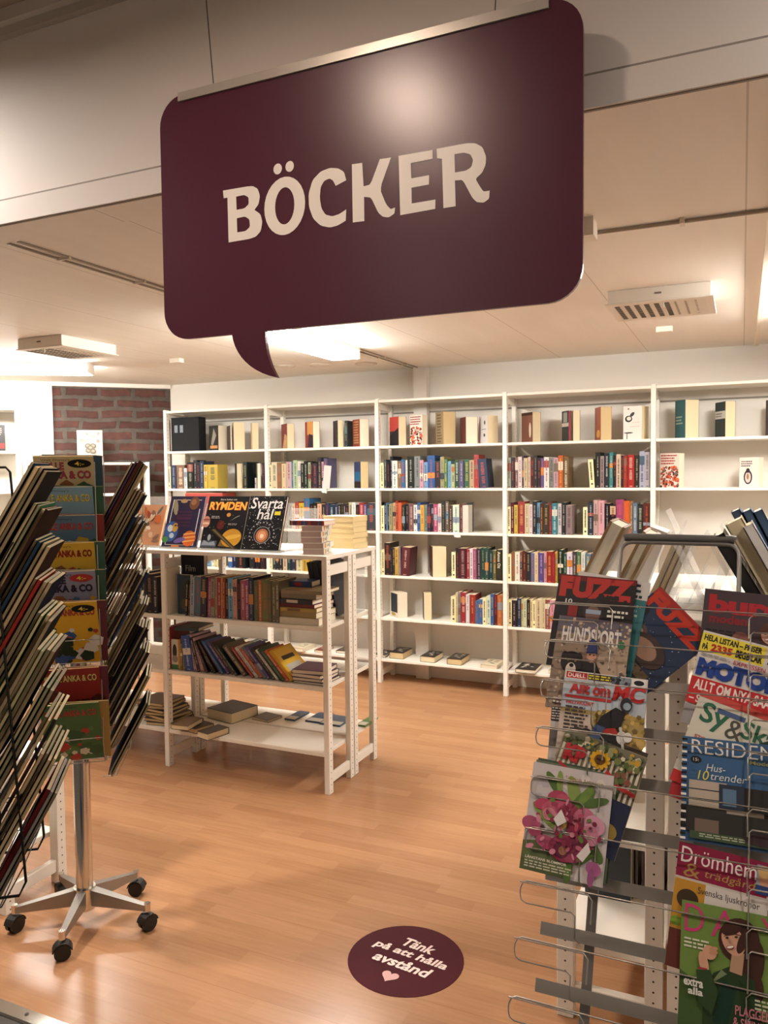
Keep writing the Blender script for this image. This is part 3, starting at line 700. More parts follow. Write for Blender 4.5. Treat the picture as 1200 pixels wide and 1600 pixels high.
r.spines('_28 Y60 n82 l90 k108 a137 j168 r192+ o225 k255 k290 u336 W370 b400 y436 s464 n502 k523 x562 W596 k631+ e666+ q705 W765', .215, tall=.235)
r.spines('_767 m795', .215)
a = MB(); a.box(0, .045, 0, .1, 0, .205, M('c4c0b4', .45)); a.box(.001, .05, .1, .11, 0, .225, M('2a2420', .5)); tag(a.build('shelf_marker', loc=(r.X(797), BF + .012, 1.2105)), 'grey blank divider closing the row on third shelf, third bay of back bookcase', 'shelf marker')
a = MB(); a.box(0, .05, -.002, 0, -.012, .02, M('eee8dc', .5)); tag(a.build('shelf_label', loc=(r.X(722), BF - .0005, 1.187)), 'small white label on edge of third shelf, third bay of back bookcase', 'label')
r = row(3, 4, 590, 6, 877)
r.spines('_30 Y60- _62 k118+ k132 K160 y193 s213', .225, tall=.245).spines('_214 m290~4', .232)
r.shown(488, 510, 655, '3a1818', '4a2420', .235, PAGES, say='maroon book fanned open').spines('_690 Y730- k766 m831+ r862 W893 x926 K967 d1005 d1041 d1081 e1111', .232, short=.2)
o = book_mesh(r.X(1165) - r.X(1113), .16, .228, '2c2a1c', random.Random(3), None).build('book', loc=(r.X(1113), r.front, r.z))
a = MB(); wz = r.X(1165) - r.X(1113); text(a, 'Amos Oz', M('d8d0b4', .5), (wz * .22, .09, wz * .74, .215), None, -.0006, .02, rot=90); a.build('title_lettering', o)
tag(o, 'dark olive book lettered Amos Oz down its spine, third bay of back bookcase', 'book', 'books on the ' + r.place)
r = row(3, 5, 590, 6, 945)
r.shown(122, 188, 280, 'd8d0c0', 'e0d8cc', .2, PAGES2, say='white book with dark picture', artfn=lambda A: A.rect(.08, .2, .9, .95, '2c3034').ell(.4, .12, .3, .06, 'b89a50'))
r.shown(424, 428, 510, 'K', None, .208, PAGES, say='black bound page block')
r.spines('_684 Y731- c752 s776 r828+ W861 r912 b946- b984- Y1017- w1058 b1090 m1120 o1168', .225, short=.185)
r = row(3, 6, 590, 6, 1020)
r.flat(112, 262, 1028.5, .05, .2, '2a2320', 'thick flat book with black cover and orange page edges, third bay of back bookcase', pages=PAGES3)
r.flat(400, 555, 1034, .046, .2, '26211f', 'thick flat book with white writing on black, cream edges, third bay of back bookcase')
r.flat(650, 805, 1038, .046, .2, '2c2926', 'plain black flat book with tan page edges, bottom shelf, third bay of back bookcase', pages=PAGES3)
r.flat(965, 1135, 1044, .03, .2, 'd8ccb0', 'cream flat book with black scribble, bottom shelf, third bay of back bookcase', pages=PAGES2)
r.flat(-40, 88, 1026, .02, .18, '4a443c', 'thin flat book half hidden by the upright, bottom shelf, third bay of back bookcase', pages=PAGES2)
# bay 4
r = row(4, 1, 785, 5, 665)
r.shown(150, 232, 300, '6a4030', None, .215, PAGES, say='brown book with figure on cover', artfn=lambda A: A.ell(.78, .4, .1, .25, 'c8b8a0').rect(0, .9, 1, 1, '3a2018'))
r.shown(465, 515, 540, '26241f', None, .215, M('9a2f30', .5), say='dark book with red edge', cw=.1, artfn=lambda A: A.rect(.2, .62, .8, .95, '8a8a80').rect(0, .48, 1, .6, 'b5ada0')).shown(541, 548, 607, 'k', None, .215, PAGES, say='black backed page block', cw=.12)
r.shown(722, 765, 853, 'a05434', '8c3c2c', .232, PAGES3, say='rust coloured book', artfn=lambda A: A.ell(.6, .2, .3, .12, 'd49a50'))
r.shown(943, 1085, 1143, 'e0d6cc', None, .228, PAGES, say='white book with black ink drawing', artfn=lambda A: A.ell(.3, .62, .2, .1, '2a2a2a').ell(.32, .63, .12, .06, 'd8cec4').ell(.5, .75, .15, .05, '3a3836', tilt=40).ell(.3, .2, .25, .02, '2a2a2a').rect(.2, .0, .24, .2, '4a4846').ell(.3, .92, .05, .02, '7a3030').rect(.5, .5, .9, .51, 'b09a94').rect(.35, .38, .9, .39, 'b09a94'))
r = row(4, 2, 785, 5, 735)
r.spines('_38 f65 k95+ u120 w150 K165 c195 c218 m245 k272 k300 v325 w365+ s400 p435 o474 u515', .222, tall=.232)
r.spines('_682 Y722~-4', .222).spines('_724 k764+ s795 K835+ t864+ k888 c925 k945 r975 r1030 q1070 V1110+ V1150+', .226, tall=.245, jitter=.006)
r = row(4, 3, 785, 5, 810)
r.spines('_38 Y65 m92 y120 r175+ c208 w235 k268+ l293 m318 q362 m387 t430 w462 k495 s545', .222, tall=.238)
r.spines('_628 Y665 n712 p747+ p797+ k840 k885 i945+ o995+ u1018 z1055 k1100 m1155', .225)
r = row(4, 4, 785, 5, 885)
r.spines('_38 Y70- u95 w135 u155 m185 k220 z250 c278 v325 p345 r388 r410 y430 k475+ d502 w548 K580 g615 w645 z690 z740 o790', .222, short=.205)
r = row(4, 5, 785, 9.41, 955)
r.spines('_76 Y138- k210 n274 c305 c357 q405 c440 Y487- c578+ c630 u697 p770 m810', .205, short=.185, tall=.215)
r = row(4, 6, 785, 9.41, 1045)
r.flat(190, 512, 1050.5, .028, .21, '24211f', 'black flat book with pale pages, bottom shelf, fourth bay of back bookcase', pages=PAGES2)
r.flat(680, 860, 1053, .03, .2, 'cfc0a4', 'pale flat book beside the magazine rack, bottom shelf, fourth bay of back bookcase', pages=PAGES2)
# bay 5
r = row(5, 1, 1010, 6.316, 655)
r.shown(282, 382, 518, '22595e', None, .255, PAGES, say='teal book', artfn=lambda A: A.lines(.1, .35, .8, .6, 3, 'a8b8a8', 5))
r.shown(677, 777, 878, '24302e', '5a4c40', .232, PAGES, say='dark green book with white band', artfn=lambda A: A.rect(0, .52, 1, .74, 'c8c4ba').lines(.1, .56, .8, .7, 2, '6a665e', 5))
r.shown(1175, 1290, 1350, '3a3038', None, .235, PAGES, say='dark violet book')
r = row(5, 2, 1010, 6.316, 735)
r.shown(132, 322, 372, 'd8c4b4', None, .232, PAGES2, say='red patterned cover book', artfn=pat(('8a2a22', 'b84838', '3a2420', 'c8602c', '6a5a54'), 120, 8, True))
r.shown(915, 1110, 1152, 'e2d2c4', None, .195, PAGES2, say='pale book with oval portrait', artfn=lambda A: A.ell(.45, .34, .22, .24, '2c2230').ell(.45, .33, .15, .18, 'd8bcb0').ell(.44, .36, .06, .1, '9a7050').ell(.45, .56, .1, .08, '2c2230').lines(.1, .68, .7, .9, 3, '5a4850', 4))

# ---------------------------------------------------------------- corner bookcases
def local_book(mx, x, y, z, w, d, h, col, R, name, lab, cat='book', group=None, artfn=None, rot=0.0, tilt=0.0):
    """cover facing out: w wide, d thick"""
    m_ = MB(); cm = M(col, .4); c = .002
    m_.box(0, w, 0, c, 0, h, cm); m_.box(0, w, d - c, d, 0, h, cm); m_.box(0, c, 0, d, 0, h, cm); m_.box(c, w - .002, c, d - c, .002, h - .002, PAGES2)
    o = m_.build(name, mat4=mx @ Matrix.Translation((x, y, z)) @ Matrix.Rotation(rot, 4, 'Z') @ Matrix.Rotation(tilt, 4, 'X'))
    if artfn:
        A = Art(w, h); artfn(A); A.mb.build('cover_print', o)
    return tag(o, lab, cat, group)
CB = DROT @ Matrix.Translation((0, -.335, 0)); cz = 1.8835
local_book(CB, -1.86, .07, cz, .19, .03, .235, '2a2428', None, 'book', 'black book with red stripes and pale figure on slanted wall bookcase', artfn=lambda A: A.rect(0, .02, 1, .35, 'a8343a').poly([(0, .62), (.6, .5), (1, .45), (.6, .62), (.1, .75)], 'cfc0b8').lines(.1, .7, .9, .95, 2, 'c8b0a0', 2).rect(.1, .2, .9, .26, 'e0d0c8'), tilt=-.08)
local_book(CB, -1.655, .07, cz, .125, .03, .225, '1c2228', None, 'book', 'dark book with blue misty light on cover on slanted wall bookcase', artfn=lambda A: A.ell(.5, .35, .45, .2, '5a7484').ell(.55, .36, .25, .09, 'b8ccd0').lines(.5, .6, .9, .85, 3, '8a9aa0', 5), rot=-.1, tilt=-.06)
local_book(CB, -1.52, .07, cz, .13, .03, .222, '1a1618', None, 'book', 'black book with red glow beside the upright on slanted wall bookcase', artfn=lambda A: A.rect(.05, .1, .95, .3, '8e2c2c').rect(.35, .1, .65, .5, 'b03c34').lines(.15, .6, .9, .9, 4, 'b8a090', 9), rot=.06, tilt=-.06)
local_book(CB, -2.1, .07, cz, .2, .03, .23, '3a2a2a', None, 'book', 'dark cover book farthest from the upright on slanted wall bookcase', tilt=-.06)
for k in range(14):
    R = random.Random(k + 40); c = R.choice('kmrubnsWe'); bm_ = book_mesh(.032, .16, .2 + R.uniform(-.01, .02), tint(PAL[c][1], R), R)
    o = bm_.build('book', mat4=CB @ Matrix.Translation((-1.72 + k * .0335 - .55, .03, 1.2105 + .3255))); tag(o, '%s book, %s on second shelf of the slanted wall bookcase' % (PAL[c][0], ORD[k]), 'book', 'books on the slanted wall bookcase')
def relief(A):
    A.rect(.02, .02, .98, .98, 'd8ccbc'); A.rect(.1, .1, .9, .9, 'c4b4a4')
    for k in range(26):
        R = random.Random(k); A.ell(R.uniform(.1, .9), R.uniform(.05, .95), R.uniform(.03, .09), R.uniform(.02, .05), R.choice(('e6dccf', 'b09a88', '9a8474', 'efe6da')), tilt=R.uniform(0, 180))
    for du, dv in ((-.1, .06), (.1, .06), (-.08, -.08), (.1, -.1), (0, 0)): A.ell(.52 + du, .45 + dv, .12, .08, '6a6458').ell(.52 + du, .46 + dv, .07, .04, '8e8878')
    A.poly([(.42, .6), (.6, .6), (.55, .95), (.47, .95)], 'f0eae0')
pq = on_plane(121, 720, CORN + DN * .25, DN); lx = (DROT.inverted() @ pq).x; pq2 = on_plane(161, 720, CORN + DN * .25, DN); lw = (DROT.inverted() @ pq2).x - lx
local_book(DROT, lx, -.25, 1.7835, lw, .035, .285, 'd2c6b6', None, 'book', 'silvery book with leaf relief standing before the brick wall', artfn=relief, tilt=-.08)
for k in range(9):
    R = random.Random(k + 90); c = R.choice('uWmcsrk'); o = book_mesh(.04, .16, .2 + R.uniform(-.01, .03), tint(PAL[c][1], R), R).build('book', mat4=CB @ Matrix.Translation((-1.2 + k * .042, .03, 1.5105)))
    tag(o, '%s book, %s on upper shelf of the low bookcase before the brick' % (PAL[c][0], ORD[k]), 'book', 'books on the low bookcase before the brick wall')

# ---------------------------------------------------------------- mid floor island
def irow(sh, org, sc, midy): return Row(('upper', 'middle', 'lowest')[sh] + ' shelf of mid floor island', IY, (.862, .548, .205)[sh] + .0115, .02, org, sc, midy, depth=(.16, .2))
r = irow(0, 255, 6.316, 935)
a = MB(); a.box(0, r.X(55) - r.X(12), 0, .12, 0, .262, M('d6cbb6', .5)); R = random.Random(2); z = .235
while z > .1:
    l = R.uniform(.004, .009); a.poly([(.014, -.0005, z - l), (.022, -.0005, z - l), (.022, -.0005, z), (.014, -.0005, z)], M('2c2822', .5)); z -= l + .0025
tag(a.build('shelf_marker', loc=(r.X(12), IY + .005, r.z)), 'tall off-white shelf marker at the end of the upper island shelf', 'shelf marker')
w0 = r.X(300) - r.X(72)
o = local_book(Matrix(), r.X(72), IY + .12, r.z, w0, .03, .333, '16171c', None, 'book', 'large black film book standing at end of upper island shelf', artfn=lambda A: A.rect(0, 0, 1, 1, '16171c').text('Film', .2, .72, .62, .82, '9a948a', .0).lines(.45, .6, .95, .68, 1, '6a665e').rect(-.02, .7, .03, .78, 'b8b4ac'))
w0 = r.X(225) - r.X(98)
local_book(Matrix(), r.X(98), IY + .06, r.z, w0, .03, .225, '28323c', None, 'book', 'dark blue picture book leaning against the black film book', artfn=lambda A: A.ell(.7, .55, .35, .3, '3c3a30').ell(.6, .25, .4, .15, '54503e').rect(0, 0, .16, 1, '2c4258'))
r.spines('_205 k225~4 q250~4', .21).spines('_250 V292~3 z358~3 K418~3 x460~3 s498~2 a522~1 r560~1 y580~1 r606~1 k636 l686 j724 k756 x802 x838 n885+ e932 o962 e1025 e1060 e1100 e1135', .222, tall=.24, jitter=.006)
# stack of lying books beside them
def lying(x, y, z, w, d, th, col, lab, rot=0.0, pages=PAGES, spinedir='front', group=None, band=None):
    m_ = MB(); cm = M(col, .45); c = .0022; hw, hd = w / 2, d / 2
    m_.box(-hw, hw, -hd, hd, 0, c, cm); m_.box(-hw, hw, -hd, hd, th - c, th, cm)
    if spinedir == 'front': m_.box(-hw, hw, -hd, -hd + c, 0, th, cm); m_.box(-hw + .003, hw - .003, -hd + c, hd - .003, c, th - c, pages)
    elif spinedir == 'right': m_.box(hw - c, hw, -hd, hd, 0, th, cm); m_.box(-hw + .003, hw - c, -hd + .003, hd - .003, c, th - c, pages)
    else: m_.box(-hw, hw, hd - c, hd, 0, th, cm); m_.box(-hw + .003, hw - .003, -hd + .003, hd - c, c, th - c, pages)
    if band and spinedir == 'front':
        m_.box(-hw * .6, hw * .1, -hd - .0006, -hd, th * .2, th * .8, M(band, .5))
    if band and spinedir == 'right':
        m_.box(hw, hw + .0006, -hd * .75, -hd * .45, th * .15, th * .85, M(band, .5)); m_.box(hw, hw + .0006, -hd * .3, hd * .2, th * .25, th * .7, M('9a9a8a', .5)); m_.box(hw, hw + .0006, hd * .2, hd * .26, 0, th, M('2a2a24', .5))
    o = m_.build('book', loc=(x, y, z), rotz=rot); return tag(o, lab, 'book', group)
x0, x1 = r.X(1138), -1.998; z = r.z
for k, (th, col, lab, ww, bd, sp) in enumerate(((.036, 'd8ceb8', 'white', 1.0, None, 'front'), (.03, '9a8450', 'tan', .97, None, 'front'), (.022, 'a89048', 'mustard', .92, '6a4a30', 'front'), (.02, '6e1f22', 'dark red', .9, None, 'front'), (.026, '241f22', 'black', .86, 'b8aca0', 'front'), (.028, '7a6a50', 'brown', .9, None, 'front'), (.018, '8e7a58', 'large tan', 1.05, None, 'front'))):
    w_ = (x1 - x0) * ww; lying(x0 + w_ / 2 + k * .002, IY + .13 + (k % 2) * .006, z, w_, .21, th, col, '%s book, %s from the bottom of the stack on upper island shelf' % (lab, ORD[k]), random.Random(k).uniform(-.06, .06), PAGES2, sp, 'books stacked on the upper island shelf', bd); z += th
lying(x0 + .06, IY + .2, z + .0003, .13, .12, .03, '26406a', 'small blue and red book on top of the island shelf stack', .1, band='a03030')
r = irow(1, 250, 7.06, 1025)
r.spines('_62 r112+', .225, tall=.24)
local_book(Matrix(), r.X(112), IY + .03, r.z, r.X(190) - r.X(112), .012, .17, 'c9c4b0', None, 'book', 'white picture book with green grass cover on middle island shelf', artfn=lambda A: A.rect(0, 0, 1, .16, '3f7040').ell(.5, .6, .3, .25, '3a3434').ell(.55, .35, .4, .12, '8a8078'))
r.spines('_192 y220- e245- y268-', short=.17).spines('_272 b362~-7 p402~-10', .205).spines('_404 k440~-16 p478~-18', .195)
lying(r.X(200), IY + .16, r.z + .215, .17, .18, .02, '3c4644', 'grey green flat book lying across the standing books on middle island shelf', .15)
def leaning(r, items, first):
    for k, (zx, c, th, deg, hh) in enumerate(items):
        R = random.Random(k + 7); col = tint(PAL[c][1], R); b_ = book_mesh(th, .17, hh, col, R)
        o = b_.build('book', mat4=Matrix.Translation((r.X(zx) - th * cos(radians(deg)), IY + .02 + R.uniform(0, .02), r.z + .0005)) @ Matrix.Rotation(radians(-deg), 4, 'Y'))
        tag(o, 'leaning %s book, %s of the slumped row on middle island shelf' % (PAL[c][0], ORD[k]), 'book', 'slumped books on the middle island shelf')
leaning(r, [(520, 'q', .014, 26, .19), (560, 'k', .014, 30, .2), (600, 'q', .014, 34, .2), (655, 'n', .016, 36, .215), (690, 'b', .014, 38, .215), (745, 'v', .018, 40, .215), (790, 'q', .016, 41, .215), (840, 'k', .016, 41, .21), (930, 'e', .026, 42, .205), (1030, 'r', .012, 42, .205), (1062, 'w', .016, 42, .205), (1112, 'o', .02, 42, .2), (1160, 'z', .018, 42, .215), (1200, 'v', .018, 42, .215), (1254, 'q', .018, 42, .21), (1295, 'w', .012, 42, .205), (1332, 'k', .018, 43, .21), (1372, 'd', .02, 43, .215), (1414, 'o', .02, 43, .205)], 0)
xb = r.X(1414)
m_ = MB(); th = .024; m_.box(0, th, 0, .2, 0, .2, M('c89a28', .45)); m_.box(th, th + .0006, .01, .19, .02, .19, M('d8ae30', .4)); m_.box(th + .0006, th + .001, .03, .17, .02, .09, M('b8b4a8', .4)); m_.box(th + .0006, th + .001, .04, .16, .12, .145, M('2a2418', .4))
o = m_.build('book', mat4=Matrix.Translation((xb + .004, IY + .03, r.z)) @ Matrix.Rotation(radians(-43), 4, 'Y'))
tag(o, 'yellow picture book showing its cover at the end of the slumped row', 'book')
x0 = r.X(1426); z = r.z
for k, (th, dx, rot) in enumerate(((.014, .02, -.02), (.018, .0, .03), (.02, -.004, -.05), (.022, -.01, .1))):
    lying(x0 + .098 + dx * .4, IY + .125, z, .18, .19, th, ('3a2c34', '4a2c40', '4a2c40', '4e2f46')[k], '%s book, %s from bottom of the pile on middle island shelf' % (('dark', 'purple', 'purple', 'purple flowered')[k], ORD[k]), rot, PAGES2, 'back', 'books piled on the middle island shelf'); z += th
for k, (u, v, s_) in enumerate(((-.04, -.03, .02), (.03, .02, .025), (.05, -.05, .018), (-.01, .05, .02))):
    pass
r = irow(2, 190, 2.927, 1130)
LW = 'low island shelf'
def low(a, b, py, th, d, col, lab, rot=0.0, sp='back', pages=PAGES, z=0.0):
    P = on_z(190 + a / 2.927, 1080 + py / 2.927, r.z + z); Q = on_z(190 + b / 2.927, 1080 + py / 2.927, r.z + z); w = (Q - P).length
    lying((P.x + Q.x) / 2, P.y + d / 2, r.z + z, w, d, th, col, lab, rot, pages, sp, 'books lying on the lowest island shelf')
low(228, 312, 172, .03, .16, '5a4430', 'worn brown paperback at bottom of the pair, lowest island shelf', -.1); low(228, 312, 172, .026, .16, '6a5038', 'worn brown paperback lying on another, lowest island shelf', .12, z=.0305)
low(292, 372, 186, .028, .13, '3a2e20', 'small dark paperback between two others on lowest island shelf', -.25, pages=PAGES3)
low(352, 428, 217, .036, .15, '33291f', 'dark patterned paperback lying at the front of lowest island shelf', -.25)
low(396, 560, 130, .062, .21, '3a3630', 'large thick dark book lying on the lowest island shelf', -.2)
low(600, 700, 132, .014, .12, '6a6258', 'thin grey book lying behind the large dark one, lowest island shelf', -.2)
zz_ = r.z
for k, (a_, b_, py, col, lab) in enumerate(((745, 800, 132, '3c4c60', 'blue white leaflet flat on the rear lowest island shelf'), (840, 920, 140, '34465c', 'dark blue leaflet flat on rear lowest shelf behind the front post'), (905, 1010, 152, '4a5868', 'blue grey magazine flat by the rear post of the island'), (1075, 1120, 160, '5a7a40', 'green booklet flat at the end of rear lowest island shelf'))):
    P = on_z(190 + a_ / 2.927, 1080 + py / 2.927, zz_); w = (on_z(190 + b_ / 2.927, 1080 + py / 2.927, zz_) - P).length
    m_ = MB(); m_.box(0, w, 0, .17, 0, .01, M(col, .4)); m_.box(.005, w - .005, .005, .06, .01, .0104, M('cfcabc', .4)); tag(m_.build('booklet', loc=(P.x, max(P.y, IY + .31), zz_ + .0003)), lab, 'booklet')
# things in the other bay and on the rear shelf of the island
r2 = Row('hidden bay of mid floor island', IY, .862 + .0115, .02, 190, 2.927, 930); r2.spines('_20 k40 q60 k85 n110 k140 q160', .22)
for k in range(7):
    R = random.Random(k); o = lying(-3.06 - .012 * k, IY + .13, .2165 + .0185 * k, .2, .2, .018, R.choice(('5a4834', '2c2824', '6a5a44', '3c3430')), 'worn dark magazine, %s from the bottom, beside the chrome spinner on lowest island shelf' % ORD[k], R.uniform(-.3, .3), PAGES3, 'back', 'magazines piled on the lowest island shelf')
for k in range(4):
    m_ = MB(); m_.box(0, .03, 0, .24, 0, .3, M(('2c3038', '24282e', '30343c', '282a30')[k], .5)); o = m_.build('ring_binder', mat4=Matrix.Translation((-2.06 - k * .034, IY + .31, .8735)) @ Matrix.Rotation(radians(-12), 4, 'Y'))
    tag(o, 'dark leaning folder, %s from the end post, on rear island shelf' % ORD[k], 'folder', 'dark folders on the rear island shelf')
m_ = MB(); m_.box(0, .004, 0, .2, 0, .27, CLEAR); m_.box(-.1, .0, 0, .2, 0, .004, CLEAR); tag(m_.build('acrylic_stand', loc=(-1.972, IY + .33, .8735)), 'clear upright plastic stand on rear island shelf beside the end post', 'display stand')
m_ = MB(); m_.box(0, .004, 0, .19, 0, .26, CLEAR); m_.box(-.1, 0, 0, .19, 0, .004, CLEAR); tag(m_.build('acrylic_stand', loc=(-1.965, IY + .36, .5595)), 'clear upright plastic stand on the rear middle island shelf', 'display stand')

# books in acrylic holders on the island top
TZ = IT
def holder(x, y, w, h, lab, rot=0.0, tilt=-20, back=True):
    t = thing('acrylic_stand', lab, 'display stand', mat4=Matrix.Translation((x, y, TZ)) @ Matrix.Rotation(rot, 4, 'Z'), group='clear stands on the island top')
    a = MB(); a.box(0, w, -.03, .1, 0, .003, CLEAR); a.build('base', t)
    a = MB(); a.box(0, w, -.03, -.027, 0, .016, CLEAR); a.build('front_lip', t)
    a = MB(); a.box(0, w, 0, .003, 0, h, CLEAR, Matrix.Translation((0, .0, .003)) @ Matrix.Rotation(radians(tilt), 4, 'X')); a.build('back_rest', t)
    return t
TILT = radians(-20)
def shown_book(x0, x1, h, d, y, lab, col, fn):
    mx = Matrix.Translation((x0, y, TZ + .007)) @ Matrix.Rotation(TILT, 4, 'X'); w = x1 - x0
    m_ = MB(); cm = M(col, .3); c = .003
    m_.box(0, w, -d, -d + c, 0, h, cm); m_.box(0, w, -c, 0, 0, h, cm); m_.box(0, c, -d, 0, 0, h, cm); m_.box(c, w - .003, -d + c, -c, .003, h - .003, PAGES2)
    o = m_.build('book', mat4=mx); A = Art(w, h, -d); fn(A); A.mb.build('cover_print', o); return tag(o, lab, 'book', 'space books on the island top')
def planets(A):
    A.rect(0, 0, 1, 1, '2c2540')
    for q in ((.09, .04, .91, .05), (.09, .92, .91, .93), (.09, .04, .11, .93), (.89, .04, .91, .75)): A.rect(*q, 'd8d4d0')
    A.ell(.2, .3, .2, .2, '3c5a94').ell(.16, .36, .08, .07, 'c8d0d4', tilt=30).ell(.24, .22, .07, .05, 'b8c4d0', tilt=-30).ell(.3, .38, .08, .09, 'c89a44').ell(.07, .14, .09, .06, '4f8a48')
    A.ell(.2, .78, .07, .16, '8a8266', tilt=15).ell(.72, .86, .14, .13, '6a4430').ell(.7, .88, .08, .06, '8e6444')
    A.ell(.76, .17, .19, .15, 'c8602c'); 
    for dv in (-.08, -.01, .06): A.poly([(.59, .17 + dv), (.93, .21 + dv), (.92, .23 + dv), (.59, .2 + dv)], 'e0a860')
    A.ell(.5, .13, .16, .05, '6a5a94', tilt=15).ell(.42, .9, .1, .04, 'a8875a').text('Solsystemet', .3, .52, .72, .6, '5a2c4a', .02).rect(.3, .0, .52, .035, 'c87844')
    A.lines(.28, .38, .75, .72, 5, '4a2640', 7)
def rymden(A):
    A.rect(0, 0, 1, 1, '16151a').text('Stora boken om', .3, .92, .7, .955, 'd8d0c8', .01)
    A.text('RYMDEN', .05, .73, .96, .89, 'b84020', .07, .1).text('RYMDEN', .05, .735, .955, .89, 'e8b04a', .03, .1)
    A.dots(26, .05, .05, .95, .7, .0006, .0018, ('e8e4dc', 'c8b890'), 4)
    A.ell(.57, .64, .05, .038, 'c88a3c').poly([(.62, .52), (.78, .61), (.86, .64), (.7, .56)], 'cfd0c8').ell(.05, .5, .09, .11, 'b8806a').ell(.05, .47, .09, .02, 'd8b8a0').ell(.05, .54, .09, .02, '8a4c3c')
    A.ell(.42, .44, .09, .09, '54201c').dots(30, .34, .36, .5, .52, .001, .003, ('8a2c24', '3a1412'), 6).lines(.16, .56, .42, .62, 2, 'a8a49c', 2).lines(.6, .44, .85, .48, 2, 'a8a49c', 5)
    A.rect(.02, .02, .4, .14, '4a4e5a').poly([(.03, .05), (.38, .05), (.34, .13), (.2, .1), (.08, .15)], '8c929c').ell(.2, .2, .04, .06, '9aa0a8')
    A.poly([(.45, .04), (.86, .02), (.8, .12), (.5, .18)], '6a5230').ell(.74, .2, .24, .17, 'c08a2c', tilt=10).ell(.76, .22, .2, .04, 'd8a84a', tilt=10).poly([(.2, .34), (.32, .37), (.92, .0), (.8, .0)], '3a3020').poly([(.24, .35), (.29, .36), (.86, .0), (.82, .0)], '6a5a3c')
def svarta(A):
    A.rect(0, 0, 1, 1, '121216').dots(210, .02, .02, .98, .98, .0008, .0028, ('e8e8ec', 'b8bcc8', 'f8f4ec'), 9)
    A.text('Svarta', .06, .76, .92, .97, 'ece8e4', .012, .12).text('hål', .28, .56, .68, .76, 'ece8e4', .012, .12)
    A.ell(.5, .27, .22, .16, '8c8a8c').ell(.5, .27, .2, .145, '1a1818').ell(.5, .26, .165, .125, 'b87048').ell(.5, .26, .11, .085, 'd89a70').ell(.5, .25, .05, .04, 'f4dcc0').rect(.74, .64, .9, .71, 'd8c83c')
    for k in range(15):
        q = radians(205 - k * 16.5); A.rect(.5 + .33 * cos(q) - .02, .27 + .23 * sin(q) - .012, .5 + .33 * cos(q) + .015, .27 + .23 * sin(q) + .014, 'a8a6a4')
shown_book(-3.045, -2.80, .305, .012, 3.615, 'dark blue book of planets in a clear stand on island top', '2c2540', planets)
shown_book(-2.775, -2.50, .305, .014, 3.618, 'black book titled RYMDEN in the middle of three on island top', '16151a', rymden)
shown_book(-2.488, -2.25, .305, .02, 3.612, 'black starry book titled Svarta hål in a clear stand on island top', '121216', svarta)
for x, lab in ((-3.06, 'clear stand holding the planet book on island top'), (-2.785, 'clear stand holding the RYMDEN book on island top'), (-2.5, 'clear stand holding the Svarta hål book on island top')):
    holder(x, 3.632, .262, .27, lab)
holder(-2.29, 3.74, .17, .24, 'empty clear stand beside the pocket book stack on island top', .2)
holder(-3.34, 3.66, .27, .31, 'clear stand holding the orange picture cover beside the spinner')
mx = Matrix.Translation((-3.33, 3.645, TZ + .007)) @ Matrix.Rotation(TILT, 4, 'X'); m_ = MB(); m_.box(0, .24, -.012, 0, 0, .25, M('c8906a', .4)); o = m_.build('book', mat4=mx); A = Art(.24, .25, -.012)
for k in range(24):
    R = random.Random(k + 5); A.ell(R.uniform(.1, .9), R.uniform(.1, .9), R.uniform(.04, .14), R.uniform(.03, .1), R.choice(('d8b89a', '8a6a5a', 'c86a3c', 'e8dcc8', '6a6a64', '9a4a34')), tilt=R.uniform(0, 180))
A.mb.build('cover_print', o); tag(o, 'orange picture book half hidden by the chrome spinner on island top', 'book')
# stacks on the island top
z = TZ; cxs, cys = -2.05, 3.66
for k in range(5):
    lying(cxs + (0, .004, -.012, -.01, -.004)[k], cys + (0, .003, .0, .004, .006)[k], z, .115, .19, .03, 'e2dccf', 'white pocket book, %s from the bottom of the stack on island top' % ORD[k], .25 + random.Random(k).uniform(-.05, .05), M('c0a8a0', .7), 'right', 'white pocket books stacked on the island top', 'c8893c'); z += .0302
m_ = MB(); m_.box(-.1, .1, -.07, .07, 0, .004, M('d8a8b0', .4)); m_.box(-.1, .1, -.07, .07, .022, .026, M('e0c4cc', .4)); m_.box(-.1, .1, -.07, -.066, 0, .026, M('a04038', .4)); m_.box(-.097, .097, -.066, .068, .004, .022, PAGES2)
R = random.Random(8)
for k in range(24): x = -.098 + k * .0082; m_.box(x, x + .007, -.0706, -.07, .001, .024, M(R.choice(('b03a30', '3a3a6a', 'c8a03c', '6a2c3a', '4a6a8a', 'a04830')), .4))
tag(m_.build('book', loc=(cxs - .02, cys - .01, z), rotz=.05), 'book with striped colourful spine on top of the pocket book stack', 'book')
z = TZ
for k in range(6):
    lying(-2.055 + random.Random(k).uniform(-.004, .004), 4.0, z, .2, .15, .03, 'e0cc98', 'cream paperback, %s from the bottom of the tall rear stack on island top' % ORD[k], -.08 + random.Random(k + 3).uniform(-.03, .03), M('e4cf9c', .8), 'back', 'cream paperbacks stacked on the island top'); z += .0302

